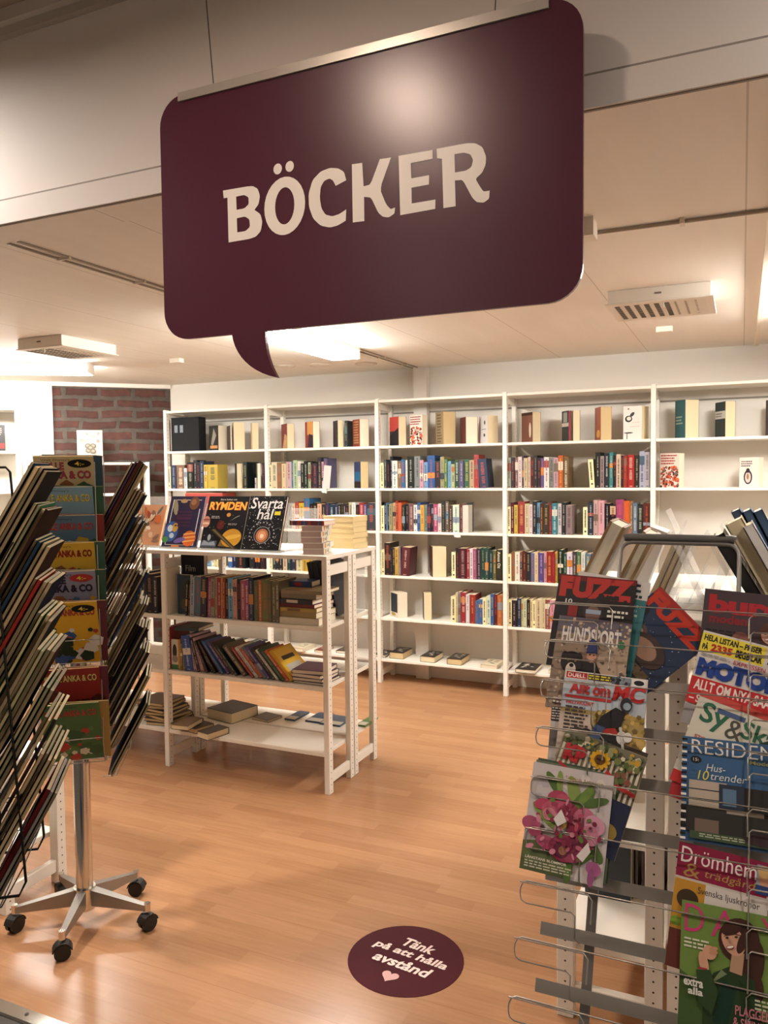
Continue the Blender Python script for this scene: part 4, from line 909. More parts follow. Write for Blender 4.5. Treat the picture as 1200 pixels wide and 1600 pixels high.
# ---------------------------------------------------------------- magazines
def magazine(w, h, t, mx, col, fn, lab, group, pages=PAGES2, cat='magazine', name='magazine', back=None, flip=False, worn=False):
    """local x across, z up, front cover at y=-t; two pages blocks bend nothing, covers 0.5 mm"""
    m_ = MB(); c = .0006
    col_ = M(col, .85, 0, .0) if worn else AM(col); m_.box(0, w, -t, -t + c, 0, h, col_); m_.box(0, w, -c, 0, 0, h, col_)
    if flip: m_.box(w - c, w, -t + c, -c, 0, h, col_); m_.box(.0008, w - c, -t + c, -c, .001, h - .001, pages)
    else: m_.box(0, c, -t + c, -c, 0, h, col_); m_.box(c, w - .001, -t + c, -c, .001, h - .001, pages)
    o = m_.build(name, mat4=mx)
    if fn: A = Art(w, h, -t); fn(A); A.mb.build('cover_print', o)
    return tag(o, lab, cat, group)

# chrome spinner
SX, SYY = -2.213, 2.149; SCTR = Vector((SX, SYY, 0))
to_cam = Vector((-SX, -SYY, 0)).normalized(); scr_r = Vector((-to_cam.y, to_cam.x, 0))
aa = radians(7); NF = to_cam * cos(aa) - scr_r * sin(aa); NR = scr_r * cos(aa) + to_cam * sin(aa)
sp = thing('magazine_spinner', 'chrome wire magazine spinner on five castors holding old comics', 'magazine rack', (SX, SYY, 0))
loc_ = lambda p: Vector(p) - SCTR
a = MB(); a.tube([(0, 0, .085), (0, 0, 1.72)], .03, CHROME, 20); a.build('pole', sp)
a = MB(); a.cyl((0, 0, .06), .04, .08, CHROME, 20); a.build('hub', sp)
ends = [on_z(px, py, 0) for px, py in ((231, 1452), (214, 1398), (97, 1402), (24, 1455), (98, 1498))]
a0 = math.atan2(ends[0].y - SYY, ends[0].x - SX)
for k in range(5):
    q = ends[k] - SCTR; q.z = 0; an = math.atan2(q.y, q.x); rr = q.length
    Rm = Matrix.Rotation(an, 4, 'Z')
    a = MB(); v = []
    for x, hw, zb, zt in ((.03, .017, .075, .135), (rr, .010, .072, .092)): v += [(x, -hw, zb), (x, hw, zb), (x, hw, zt), (x, -hw, zt)]
    a.add(v, [(0, 1, 2, 3), (7, 6, 5, 4), (0, 4, 5, 1), (1, 5, 6, 2), (2, 6, 7, 3), (3, 7, 4, 0)], STEEL, Rm); a.cyl((rr, 0, .07), .011, .03, CHROME, 10, mx=Rm); lg = a.build('leg', sp)
    a = MB(); sw = Rm @ Matrix.Translation((rr, 0, 0)) @ Matrix.Rotation(1.1 + k, 4, 'Z')
    for s_ in (-1, 1): a.cyl((0, s_ * .006 + (0 if s_ > 0 else -.014), .0285), .028, .014, RUBBER, 18, 'y', sw)
    hood = [(.034 * cos(radians(q_)), .034 * sin(radians(q_))) for q_ in range(10, 171, 20)]; hood += [(.030 * cos(radians(q_)), .030 * sin(radians(q_))) for q_ in range(170, 9, -20)]
    a.prism(hood, -.02, .02, RUBBER, sw @ Matrix.Translation((0, 0, .0285))); a.build('castor', lg)
PZ = [1.735, 1.632, 1.537, 1.445, 1.35, 1.245, 1.02, .90]
def side_frame_m(o, p, zt, r_, w=0.0):
    u = Vector((-o.y, o.x, 0)); return o, u
def pocket_wires(mb, o, r0, r1, zb, L_, w, mat):
    """wire basket that holds a leaning magazine: out-leaning back wires, a ledge and a front hoop"""
    u = Vector((-o.y, o.x, 0)); tl = Vector((o.x * (r1 - r0) / L_, o.y * (r1 - r0) / L_, sqrt(max(0, L_ * L_ - (r1 - r0) ** 2)) / L_))
    B = o * r0 + Vector((0, 0, zb))
    f = o * .035
    for s_ in (-.5, .5):
        q = u * (w * s_); mb.tube([B + q - f * .3, B + q + f, B + q + f + tl * .1], .0016, mat, 5)
    mb.tube([B - u * w / 2 + f + tl * .1, B + u * w / 2 + f + tl * .1], .0016, mat, 5)
    mb.tube([B - u * w / 2 + f * .9, B + u * w / 2 + f * .9], .0016, mat, 5)
    return tl
ML = .262; MW = .188
fm_r0, fm_r1 = .115, .235
a = MB()
for o in (NF, NR, -NF, -NR):
    u = Vector((-o.y, o.x, 0))
    for s_ in (-.5, -.17, .17, .5):
        a.tube([o * .10 + u * (MW * s_) + Vector((0, 0, .64)), o * .10 + u * (MW * s_) + Vector((0, 0, 1.735))], .0019, WIRE, 5)
    for zz2 in (.64, .75, .98, 1.2, 1.45, 1.735): a.tube([o * .10 - u * (MW / 2) + Vector((0, 0, zz2)), o * .10 + u * (MW / 2) + Vector((0, 0, zz2))], .0019, WIRE, 5)
for o, u_ in ((NF, NR), (NR, -NF), (-NF, -NR), (-NR, NF)):
    for zz2 in (.66, 1.2, 1.72): a.tube([Vector((0, 0, zz2)), o * .1 + Vector((0, 0, zz2))], .003, WIRE, 5)
    a.tube([o * .245 + Vector((-o.y, o.x, 0)) * .1 + Vector((0, 0, 1.71)), o * .20 + Vector((-o.y, o.x, 0)) * .1 + Vector((0, 0, .75))], .0018, WIRE, 5)
a.build('wire_frame', sp)
def lean_mx(ctr, o, r0, r1, zb, L_, w, shift=0.0, twist=0.0, out=0.0):
    """magazine leaning outwards at the top, cover facing o: local x = left to right seen from outside"""
    s_ = (r1 - r0) / L_; c_ = sqrt(1 - s_ * s_); up = Vector((o.x * s_, o.y * s_, c_)); xr = Vector((-o.y, o.x, 0)); yin = -(Vector((o.x * c_, o.y * c_, -s_)))
    if twist: xr, up = xr * cos(twist) + up * sin(twist), up * cos(twist) - xr * sin(twist)
    B = ctr + o * r0 + Vector((0, 0, zb)) - yin * out - xr * (w / 2 - shift)
    return Matrix(((xr.x, yin.x, up.x, B.x), (xr.y, yin.y, up.y, B.y), (xr.z, yin.z, up.z, B.z), (0, 0, 0, 1)))
def kalle(bg, ink, edge='c9b89a', badge=None, extra=None, title='KALLE ANKA & CO', two=False):
    def f(A):
        A.rect(0, 0, 1, 1, bg)
        A.text("Walt Disney's", .12, .93, .6, .965, '2a2620', .0)
        if two:
            A.text('KALLE', .08, .81, .5, .92, '2a2220', .05).text('ANKA & CO', .1, .68, .94, .8, '2a2220', .05); A.text('KALLE', .085, .813, .5, .92, ink, .02).text('ANKA & CO', .105, .683, .935, .8, ink, .02)
        else:
            A.text(title, .06, .79, .95, .9, '2a2220', .05).text(title, .065, .793, .945, .9, ink, .02)
        if badge: A.ell(.76, .9, .2, .06, badge).text('4:-', .68, .87, .84, .93, 'e8c84a', .02)
        A.dots(34, .06, .05, .95, .6, .008, .028, extra or ('a8443a', 'c8a03c', '4a6a8a', 'd8cbb0', '3c5a40', '8a5a3a'), hash(bg) % 97 if False else sum(map(ord, bg)))
    return f
fronts = [('c2b184', 'a83c4c', kalle('c2b184', 'b04858', badge='1e1c18', two=True), 'yellowed'), ('7fa3b4', 'd8c04a', kalle('7fa3b4', 'e0c84a'), 'light blue'), ('5a7488', 'b04038', kalle('5a7488', 'b44038'), 'slate blue'), ('d0a83a', '8a2020', kalle('d0a83a', '9a2420'), 'mustard yellow'),
          ('8d8a9a', '2c2430', kalle('8d8a9a', '2c2438', badge='a83434', two=True), 'lilac grey'), ('d4a42c', 'b04040', kalle('d4a42c', 'b84438', extra=('3a5a8a', 'd8d0c0', 'a8443a', '2a3c2c'), badge='1a1810'), 'bright yellow'), ('8a2a24', 'd8c86a', kalle('8a2a24', 'd8c870', extra=('6a2420', '4a1c18')), 'dark red'), ('4a6a3a', 'a82c28', kalle('4a6a3a', 'b83c34', extra=('3c5a34', 'a83c30', 'cfc4a8', '5a7a44')), 'green')]
FN = []
for k, (bg, ink, fn, nm) in enumerate(fronts):
    zt = PZ[k]; zb = zt - ML * sqrt(1 - ((fm_r1 - fm_r0) / ML) ** 2)
    a = MB(); pocket_wires(a, NF, fm_r0 - .005, fm_r1 - .005, zb - .002, ML, MW + .006, WIRE); a.build('wire_pocket', sp)
    magazine(MW, ML, .006, lean_mx(SCTR, NF, fm_r0, fm_r1, zb, ML, MW, random.Random(k).uniform(-.004, .004), 0, .008), bg, fn, '%s comic with Kalle Anka title, %s from top on front of spinner' % (nm, ORD[k]), 'comics on the front of the chrome spinner', PAGES3, 'comic', 'comic')
    magazine(MW, ML, .005, lean_mx(SCTR, NF, fm_r0, fm_r1, zb, ML, MW, .022, -.03, 0.0), tint(random.Random(k).choice(('a8443a', '4a6a5a', 'b89a3c', '3c5a7a', '6a3a3a')), random.Random(k)), None, 'comic behind the %s one on front of chrome spinner' % nm, 'comics on the front of the chrome spinner', PAGES3, 'comic', 'comic')
RT = [(232, 722), (238, 765), (240, 808), (241, 846), (241, 886), (241, 930), (242, 968), (243, 1003), (244, 1040), (246, 1080)]
COVERS = ('2a2622', '3a3230', '54302a', '2c3a4a', '6a5a3a', '3c4a38', '7a2c28', '24242a', '8a7a5a', '4a3a4a')
RL = .305; r_r0, r_r1 = .10, .245
for k, (px, py) in enumerate(RT):
    tip = SCTR + NR * r_r1; zt = at_xy(px, py, tip.x, tip.y).z; zb = zt - RL * sqrt(1 - ((r_r1 - r_r0) / RL) ** 2)
    a = MB(); pocket_wires(a, NR, r_r0 - .004, r_r1 - .004, zb - .002, RL, .2, WIRE); a.build('wire_pocket', sp)
    nn = (5, 5, 5, 4, 5, 4, 5, 4, 2, 2)[k]
    for j in range(nn):
        R = random.Random(k * 10 + j); th = R.uniform(.006, .0095); L2 = RL * R.uniform(.93, 1.0)
        magazine(.2, L2, th, lean_mx(SCTR, NR, r_r0, r_r0 + (r_r1 - r_r0) * L2 / RL, zb, L2, .2, R.uniform(-.012, .012), R.uniform(-.02, .02), .012 - j * .0105), R.choice(COVERS), None,
                 'comic %s from outside, %s pocket down, shelf side of chrome spinner' % (ORD[j], ORD[k]), 'comics on the shelf side of the chrome spinner', R.choice((PAGES4, PAGES5, PAGES5)), 'comic', 'comic', None, R.random() < .6, True)

# black wire rack at the edge
BL = .29
rb_ = ray(82, 900); hd = Vector((rb_.x, rb_.y, 0)).normalized(); sr_ = Vector((hd.y, -hd.x, 0)); TIPD = 1.93
NB = (sr_ * cos(radians(9)) - hd * sin(radians(9))).normalized()
tipxy = hd * TIPD
b_r0, b_r1 = .10, .242
BC = tipxy - NB * b_r1 + hd * .08
bs = thing('magazine_spinner', 'black wire rack crammed with magazines in front of chrome spinner', 'magazine rack', (BC.x, BC.y, 0))
a = MB(); a.tube([(0, 0, .03), (0, 0, 1.72)], .022, BLACKW, 14); a.build('pole', bs)
a = MB(); a.cyl((0, 0, 0), .24, .03, BLACKW, 28); a.build('base', bs)
BT = [(80, 728), (85, 790), (84, 846), (84, 902), (84, 958), (88, 1010), (88, 1064), (84, 1115), (84, 1172), (88, 1226)]
ub = Vector((-NB.y, NB.x, 0)); BWID = .215
zts = []
for k, (px, py) in enumerate(BT):
    q = tipxy - hd * .0; zt = at_xy(px, py, q.x, q.y).z; zts.append(zt); zb = zt - BL * sqrt(1 - ((b_r1 - b_r0) / BL) ** 2)
    a = MB(); pocket_wires(a, NB, b_r0 - .004, b_r1 - .004, zb - .002, BL, BWID, BLACKW); a.build('wire_pocket', bs)
    nn = (4, 4, 4, 4, 4, 4, 3, 3, 4, 3)[k]
    for j in range(nn):
        R = random.Random(k * 17 + j + 300); th = R.uniform(.006, .0094); L2 = BL * R.uniform(.975, 1.0)
        cv = R.choice(COVERS + ('2c5a8a', '8a3028', '3a6a4a')) if j else R.choice(('2a2622', '3a3230', '24242a', '33261f'))  # outermost covers coloured darker to carry the shade on their outer faces
        magazine(BWID, L2, th, lean_mx(BC, NB, b_r0, b_r0 + (b_r1 - b_r0) * L2 / BL, zb, L2, BWID, R.uniform(-.012, .012), R.uniform(-.02, .02), .010 - j * .0098), cv, None,
                 'magazine %s from outside in pocket %s down the black rack' % (ORD[j], ORD[k]), 'magazines in the black wire rack', R.choice((PAGES3, PAGES4, PAGES4, PAGES5)), flip=R.random() < .66, worn=True)
a = MB(); zt0, zb0 = zts[0] + .0, zts[-1] - .23
for s_ in (-.5, .5):
    q = ub * (BWID * s_ * 1.06)
    a.tube([NB * .03 + q + Vector((0, 0, zt0)), NB * .125 + q + Vector((0, 0, zt0)), NB * .135 + q + Vector((0, 0, zt0 - .012)), NB * .185 + q + Vector((0, 0, zb0 + .03)), NB * .17 + q + Vector((0, 0, zb0)), NB * .03 + q + Vector((0, 0, zb0))], .0032, BLACKW, 6)
    a.tube([NB * .085 + q + Vector((0, 0, zt0 - .005)), NB * .085 + q + Vector((0, 0, zb0))], .0028, BLACKW, 6)
for zz2 in (zt0, (zt0 + zb0) / 2, zb0): 
    a.tube([NB * .085 - ub * BWID * .53 + Vector((0, 0, zz2)), NB * .085 + ub * BWID * .53 + Vector((0, 0, zz2))], .0028, BLACKW, 6); a.tube([Vector((0, 0, zz2)), NB * .085 + Vector((0, 0, zz2))], .004, BLACKW, 6)
a.build('wire_frame', bs)

# ---------------------------------------------------------------- slanted magazine rack at the end of the island on the other side
RKP = Vector((0, 1.79, .40)); SLOPE = .49; RN = Vector((0, 1, -SLOPE)).normalized(); RUP = Vector((0, SLOPE, 1)).normalized()
def rk(px, py, off=0.0): return on_plane(px, py, RKP - RN * off, RN)
def rkz(x, z, off=0.0): return Vector((x, RKP.y + SLOPE * (z - RKP.z), z)) - RN * off
rack = thing('magazine_rack', 'slanted steel magazine rack with wire pockets against the white shelf end', 'magazine rack', (-.16, 1.594, 0))
RO = Vector((-.16, 1.594, 0))
def rel(p): return Vector(p) - RO
BO = -.086
for x in (-.331, -.004):
    a = MB(); n0 = rel(rkz(x, 0.0, BO)); n1 = rel(rkz(x, 1.34, BO)); e = Vector((.012, 0, 0)); f = RN * .004
    v = [n0 - e - f, n0 + e - f, n0 + e + f, n0 - e + f, n1 - e - f, n1 + e - f, n1 + e + f, n1 - e + f]
    a.add(v, [(0, 1, 2, 3)[::-1], (4, 5, 6, 7), (0, 1, 5, 4), (1, 2, 6, 5), (2, 3, 7, 6), (3, 0, 4, 7)], GREY); a.build('support_bar', rack)
p0, p1 = rk(968, 900), rk(1155, 930)
a = MB(); zt = rk(970, 848, BO).z + .040
pts = [rkz(-.322, 1.3, BO), rkz(-.322, zt - .03, BO)] + [rkz(-.322 + .03 * (1 - cos(q)), zt - .03 + .03 * sin(q), BO) for q in (pi / 8, pi / 4, 3 * pi / 8, pi / 2)] + [rkz(-.005 - .03, zt, BO)] + [rkz(-.005 - .03 + .03 * sin(q), zt - .03 + .03 * cos(q), BO) for q in (pi / 8, pi / 4, 3 * pi / 8, pi / 2)] + [rkz(-.005, 1.3, BO)]
a.tube([rel(p) for p in pts], .006, GREY, 8); h_ = a.build('top_hoop', rack)
a = MB(); a.tube([rel(rkz(-.315, zt + .012, BO)), rel(rkz(-.308, zt + .014, BO)), rel(rkz(-.022, zt + .014, BO)), rel(rkz(-.015, zt + .012, BO))], .0115, M('5a5854', .45), 12); a.build('hoop_grip', h_)
RAILZ = [.430 + .1133 * k for k in range(-2, 7)]
LOOPZ = [.297, .41, .524, .6375, .751, .8645, .978, 1.0915, 1.19, 1.287]
for k, z in enumerate(RAILZ):
    a = MB(); c0, c1 = rel(rkz(-.449, z, -.08)), rel(rkz(.17, z, -.08))
    n = RN
    prof = [(0, .010), (-.017, .010), (-.017, .017), (-.020, .017), (-.020, -.013), (-.017, -.013), (-.017, .007), (0, .007)]
    v = [c0 + RN * p_ + RUP * q_ for p_, q_ in prof] + [c1 + RN * p_ + RUP * q_ for p_, q_ in prof]; m8 = len(prof)
    a.add(v, [tuple(range(m8)), tuple(reversed(range(m8, 2 * m8)))] + [(i, i + m8, (i + 1) % m8 + m8, (i + 1) % m8) for i in range(m8)], STEEL); a.build('rail', rack)
for k, zu in enumerate(LOOPZ):
    a = MB(); r_ = .016; O = .014; zl = zu - .045; z = zu - .1
    def q_(x, zz_): return rel(rkz(x, zz_, O))
    xl = -.492
    path = [q_(.2, zu)] + [q_(xl + r_, zu), q_(xl + r_ * .3, zu - r_ * .3), q_(xl, zu - r_), q_(xl, zl + r_), q_(xl + r_ * .3, zl + r_ * .3), q_(xl + r_, zl), q_(-.365, zl), q_(-.355, zl - .006), q_(-.352, zl - .05), rel(rkz(-.352, zl - .06, -.05))]
    a.tube(path, .0019, WIRE, 6)
    a.tube([q_(.2, zl), q_(.03, zl), q_(.024, zl - .006), q_(.022, z - .02)], .0019, WIRE, 6)
    xr_ = -.318
    a.tube([q_(-.495, zu - .004), q_(xr_ - .01, zu - .004), q_(xr_, zu - .014), q_(xr_, zu - .06)], .0019, WIRE, 6)
    x2 = .02; a.tube([q_(.2, zu - .004), q_(x2 + .01, zu - .004), q_(x2, zu - .014), q_(x2, zu - .06)], .0019, WIRE, 6)
    a.build('wire_pocket', rack)

def rmag(TL, TR, h, off, col, fn, lab, t=.004, wid=None, back=None, group='magazines on the slanted steel rack'):
    off -= .068; P = rk(*TL, off); Q = rk(*TR, off); ux = (Q - P).normalized(); w = wid or (Q - P).length
    yin = RN; up = ux.cross(yin); up = -up if up.z < 0 else up
    # steeper than the rack: the foot stands in the pocket in front
    O = P - up * h
    mx = Matrix(((ux.x, yin.x, up.x, O.x), (ux.y, yin.y, up.y, O.y), (ux.z, yin.z, up.z, O.z), (0, 0, 0, 1)))
    return magazine(w, h, t, mx, col, fn, lab, group, PAGES2, back=back)

def fuzz(bg, accent, seed):
    def f(A):
        A.rect(0, 0, 1, 1, bg)
        A.rect(0, .94, 1, 1, '5a1718')
        A.text('FUZZ', .03, .75, .97, .985, accent, .075)
        A.dots(14, .55, .74, .97, .8, .004, .012, (bg,), seed)
        A.ell(.5, .62, .13, .14, '2a2024').ell(.5, .58, .09, .1, '6a5048').rect(.41, .59, .6, .635, '8a98a8').rect(.18, .4, .3, .66, '7a1f20')
        A.text('10', .13, .68, .22, .73, 'c8c8c8', .02).lines(.68, .56, .95, .66, 2, 'c8c8b8', seed).lines(.64, .46, .95, .54, 3, '8a8a86', seed + 1)
        A.ell(.5, .3, .3, .2, '2c2a34')
    return f
def fuzz2(A):
    A.rect(0, 0, 1, 1, '1e2c44').rect(0, .9, 1, 1, '8e2620').text('FUZZ', .03, .76, .97, .96, 'a8301f', .06).dots(60, .03, .05, .97, .75, .0006, .0018, ('c8ccd4', '8a98b8'), 4)
    A.ell(.1, .7, .09, .06, '181820').ell(.28, .5, .13, .1, '4a3c38').ell(.28, .48, .09, .075, '8a7060').ell(.55, .42, .3, .16, '3a2c28').ell(.52, .42, .2, .1, '8a6c58').ell(.5, .15, .45, .14, '181618').rect(.2, .16, .85, .26, '5a4a34', ).dots(20, .22, .16, .84, .26, .002, .004, ('2a2420',), 8).lines(.5, .02, .95, .12, 4, '3c5a80', 6)
def hund(A):
    A.rect(0, 0, 1, 1, '82705f').rect(0, .82, 1, 1, '5c5660'); A.poly([(.5, .0), (1, .0), (1, .85), (.62, .62)], 'a08c78')
    A.dots(240, .0, .05, 1, .98, .002, .006, ('6a5a4c', '9a8672', '8a7664', 'b8a48e', '54483e'), 3)
    A.text('HUNDSPORT', .08, .72, .88, .89, 'd4ccc4', .035)
    A.poly([(.3, .0), (.34, .4), (.42, .53), (.6, .53), (.72, .36), (.8, .0)], '1c1a1c').ell(.525, .59, .065, .065, 'b8846a').poly([(.45, .62), (.455, .74), (.51, .79), (.575, .76), (.6, .63)], '24305a').rect(.49, .555, .56, .568, 'e0d0c4').ell(.5, .61, .012, .008, '2a1c18').ell(.555, .61, .012, .008, '2a1c18')
    A.ell(.27, .5, .15, .12, '1e1a1a').ell(.27, .42, .07, .08, 'c8bcb0').ell(.17, .56, .05, .05, '1e1a1a').ell(.36, .56, .05, .05, '1e1a1a').ell(.275, .47, .03, .02, '141212').ell(.22, .52, .015, .01, '8a6a3c').ell(.32, .52, .015, .01, '8a6a3c')
    A.ell(.9, .75, .05, .04, '2f6a44').lines(.1, .05, .3, .12, 2, 'c8c0b8')
def moto(A):
    A.rect(0, 0, 1, 1, '9a9078').rect(0, .92, 1, 1, 'cfc8be').rect(.02, .93, .28, .99, 'b02a26').text('DUELL', .04, .94, .26, .98, 'f0e6e0', .02).rect(.29, .93, .58, .99, '3a3424').lines(.3, .935, .57, .985, 2, 'd8c83c').rect(.58, .92, .8, .99, '54606c').dots(20, .58, .92, .8, .98, .004, .008, ('24282c', '7a868e'), 2).rect(.81, .92, .98, .99, 'd8d4d0').ell(.9, .955, .06, .025, '1c1a1c')
    A.rect(0, .5, 1, .92, 'a8b0b8').rect(0, 0, 1, .64, '9a8450').dots(110, .4, .2, 1, .66, .004, .012, ('8a7434', 'a88c4c', '6a5a30', 'b89a58'), 3).rect(0, .0, .4, .6, 'b8a898')
    A.text('Allt om', .08, .78, .58, .9, '6a6a72', .05).text('MC', .6, .76, .97, .92, '6a6a72', .05, .15).text('Allt om', .085, .785, .575, .9, 'b42a2c', .03).text('MC', .605, .765, .965, .92, 'b42a2c', .04, .15).rect(.04, .74, .6, .765, 'b42a2c')
    A.text('PROVKÖRT', .06, .68, .4, .725, 'b42a2c', .03).lines(.06, .4, .36, .67, 8, '3a3430', 6)
    A.ell(.34, .37, .11, .1, '1a1a1c').ell(.34, .37, .075, .07, '6a665c').ell(.8, .2, .13, .12, '1a1a1c').ell(.8, .2, .09, .085, '6a665c').poly([(.3, .36), (.5, .52), (.72, .5), (.82, .3), (.7, .2), (.42, .26)], '22201f').poly([(.5, .5), (.66, .53), (.72, .46), (.56, .44)], '9a2c28').ell(.76, .43, .06, .06, 'c8c4bc').poly([(.42, .46), (.5, .6), (.66, .7), (.78, .66), (.74, .52), (.6, .5)], '1c1a1e').poly([(.38, .4), (.44, .52), (.56, .5), (.5, .38)], '3a4a6a').rect(.36, .3, .6, .38, '4a4a4c').ell(.5, .34, .06, .045, '9a9890').ell(.6, .3, .05, .04, '8a8a86').poly([(.72, .52), (.75, .53), (.84, .2), (.81, .19)], 'b8b4ac').ell(.83, .44, .05, .045, 'd0ccc4').ell(.34, .37, .03, .03, '2a2a2a').ell(.8, .2, .04, .035, '2a2a2a').poly([(.28, .33), (.5, .28), (.52, .25), (.3, .27)], 'c0bcb4').ell(.78, .73, .07, .07, '2a282c').ell(.79, .72, .045, .035, '8a98a4').rect(.45, .28, .64, .36, '7a7a78').poly([(.33, .37), (.36, .36), (.62, .24), (.6, .21)], 'a8a49c')
def kp(A):
    A.rect(0, 0, 1, 1, '6e6a58')
    for k in range(16): A.rect(.02 + k * .062, 0, .05 + k * .062, .86, 'c4baa4')
    A.dots(70, .03, .88, .97, .97, .004, .009, ('4a5a34', '6a7040', 'c8bca0', '8a8a5a', '3c4a2c', 'b8902c'), 5)
    A.text('KP', .07, .7, .33, .87, '8a2428', .09).text('KP', .07, .705, .325, .868, 'a82c30', .05)
    for k in range(12): A.ell(.5 + .085 * cos(k * .5236), .82 + .062 * sin(k * .5236), .04, .02, 'c8981c', tilt=k * 30)
    A.ell(.5, .82, .065, .05, '5a3c14').lines(.46, .8, .55, .84, 1, '1c1810').poly([(.05, .64), (.2, .6), (.34, .58), (.34, .61), (.2, .63), (.05, .67)], 'a02c2c').poly([(.6, .72), (.8, .62), (1, .6), (1, .64), (.8, .66), (.62, .76)], 'a02c2c')
    A.dots(30, .66, .68, .97, .88, .004, .01, ('4a5a34', '6a7040', 'c8bca0', '7a4a3a'), 8).rect(.55, 0, 1, .52, '20263c').ell(.7, .34, .1, .09, '5a3c30').ell(.82, .22, .12, .08, '8a7434').ell(.62, .16, .06, .1, '2c3c70').rect(.05, .05, .3, .45, '2a3040')
def flower(A):
    A.rect(0, 0, 1, 1, 'b8b0ae').dots(90, .1, .3, .9, .93, .008, .018, ('beb6b3', 'b0a8a8', 'c4bcb6', 'aaa2a6'), 7)
    A.rect(0, 0, .62, .18, '4e5838').poly([(0, .1), (.0, .26), (.3, .3), (.6, .2), (.62, .05)], '5a6440').poly([(.66, 0), (.98, 0), (.98, .2), (.72, .22)], 'c8c0bc')
    for (u, v, l, w_, t_) in ((.3, .82, .18, .045, 130), (.36, .85, .14, .03, 95), (.55, .78, .2, .06, 110), (.66, .72, .2, .06, 50), (.8, .72, .18, .04, 20), (.7, .78, .14, .04, 60), (.22, .52, .2, .045, 140), (.38, .5, .12, .05, 170), (.52, .5, .16, .06, 160), (.86, .3, .16, .05, -50), (.6, .24, .02, .2, 0), (.76, .2, .12, .02, 40), (.58, .1, .05, .14, 0)):
        A.ell(u, v, l, w_, R0.choice(('66803c', '567034', '7a8e48', '4a6230')), tilt=t_)
    for (u, v, ru, rv, c, t_) in ((.36, .7, .13, .07, '9a3c54', 10), (.44, .68, .1, .06, 'a84a60', -30), (.18, .62, .1, .05, 'a84058', 15), (.34, .58, .16, .09, 'b05468', 0), (.28, .54, .08, .06, 'c07884', 30), (.52, .56, .14, .11, '943a50', 20), (.7, .54, .13, .12, 'b4667c', -20), (.84, .52, .13, .08, 'c08a9c', -30), (.8, .42, .12, .08, 'b07084', -60), (.62, .44, .1, .1, '8a3048', 0), (.08, .42, .12, .07, 'a04c68', -10), (.14, .36, .08, .05, '8c3c54', 10), (.3, .28, .14, .06, '9a4660', -10), (.52, .26, .2, .12, '84304a', 0), (.62, .24, .13, .09, '94405a', 20), (.48, .24, .1, .07, '5e2436', 0), (.5, .24, .05, .04, '9a6a54', 0), (.7, .32, .1, .09, '6e2c40', 30), (.88, .14, .09, .06, 'a05a84', -20), (.86, .06, .04, .08, '8a4c74', 0), (.46, .48, .06, .05, 'c0a05c', 0)):
        A.ell(u, v, ru, rv, c, tilt=t_)
    for k in range(70):
        u, v = R0.gauss(.5, .2), R0.gauss(.45, .15)
        if .08 < u < .92 and .18 < v < .72: A.ell(u, v, R0.uniform(.02, .05), R0.uniform(.008, .025), R0.choice(('7c2c44', 'a84860', 'c07c8c', '8e3850', '6a2438', 'b05c70', '5a7034')), tilt=R0.uniform(0, 180))
    A.poly([(.36, .5), (.44, .6), (.52, .5), (.42, .44)], 'd0c8c4'); A.poly([(.68, .22), (.8, .36), (.84, .28), (.76, .18)], 'ccc4c0')
    A.text('Trädgårds', .44, .87, .64, .915, '8a5a44', .0).text('Amatören', .66, .87, .9, .915, '6a6a3c', .0).text('LÅNGTANS BLOMMOR', .08, .11, .58, .14, 'd4ccb8', .02).lines(.08, .03, .7, .1, 3, 'b8b49a', 4)
R0 = random.Random(12)
def woman(A, cu, cv, s, coat, hair='3c241c', skin='b88a70'):
    e = lambda u, v, ru, rv, c, t_=0: A.ell(cu + u * s, cv + v * s, ru * s, rv * s, c, tilt=t_)
    p = lambda pts, c: A.poly([(cu + u * s, cv + v * s) for u, v in pts], c)
    e(.1, .08, .36, .27, hair, -25); e(.34, -.16, .2, .3, hair, -8); e(.4, -.4, .13, .18, hair, 10)
    p([(-.5, -1.3), (-.52, -.7), (-.34, -.36), (.0, -.22), (.36, -.34), (.5, -.8), (.46, -1.3)], coat)
    p([(-.16, -.4), (-.34, -.9), (-.1, -1.0), (.06, -.5)], tint(coat, random.Random(1), 14)); p([(.1, -.36), (.3, -.5), (.36, -1.0), (.2, -1.0)], tint(coat, random.Random(4), 16)); p([(-.4, -.5), (-.1, -.34), (-.2, -.3)], '6e7c58')
    p([(-.02, -.08), (.2, -.06), (.16, -.32), (-.06, -.3)], tint(skin, random.Random(9), 6)); e(0, .06, .2, .175, skin, 25); e(-.03, .2, .2, .07, hair, 30); e(.17, .08, .08, .16, hair, -20)
    p([(-.17, .1), (-.07, .125), (-.07, .118), (-.17, .092)], hair); p([(.02, .15), (.12, .15), (.12, .142), (.02, .142)], hair)
    e(-.11, .085, .03, .011, '2a1a16', 20); e(.05, .115, .03, .011, '2a1a16', 15); e(-.06, .05, .018, .03, tint(skin, random.Random(2), 12), 15)
    e(-.05, -.02, .075, .022, '8a4038', 22); e(-.05, -.016, .062, .013, 'e4d8d0', 22)
def burda(A):
    A.rect(0, 0, 1, 1, '3c3034').text('burda', .06, .76, 1.1, .95, '9a2028', .05).text('moden', .08, .66, .5, .75, '7a1c22', .03).lines(.05, .5, .4, .6, 3, '1c181a'); woman(A, .76, .56, .5, '2c2630', '4a3024', 'b89080'); A.ell(.44, .5, .1, .09, '7a5048')
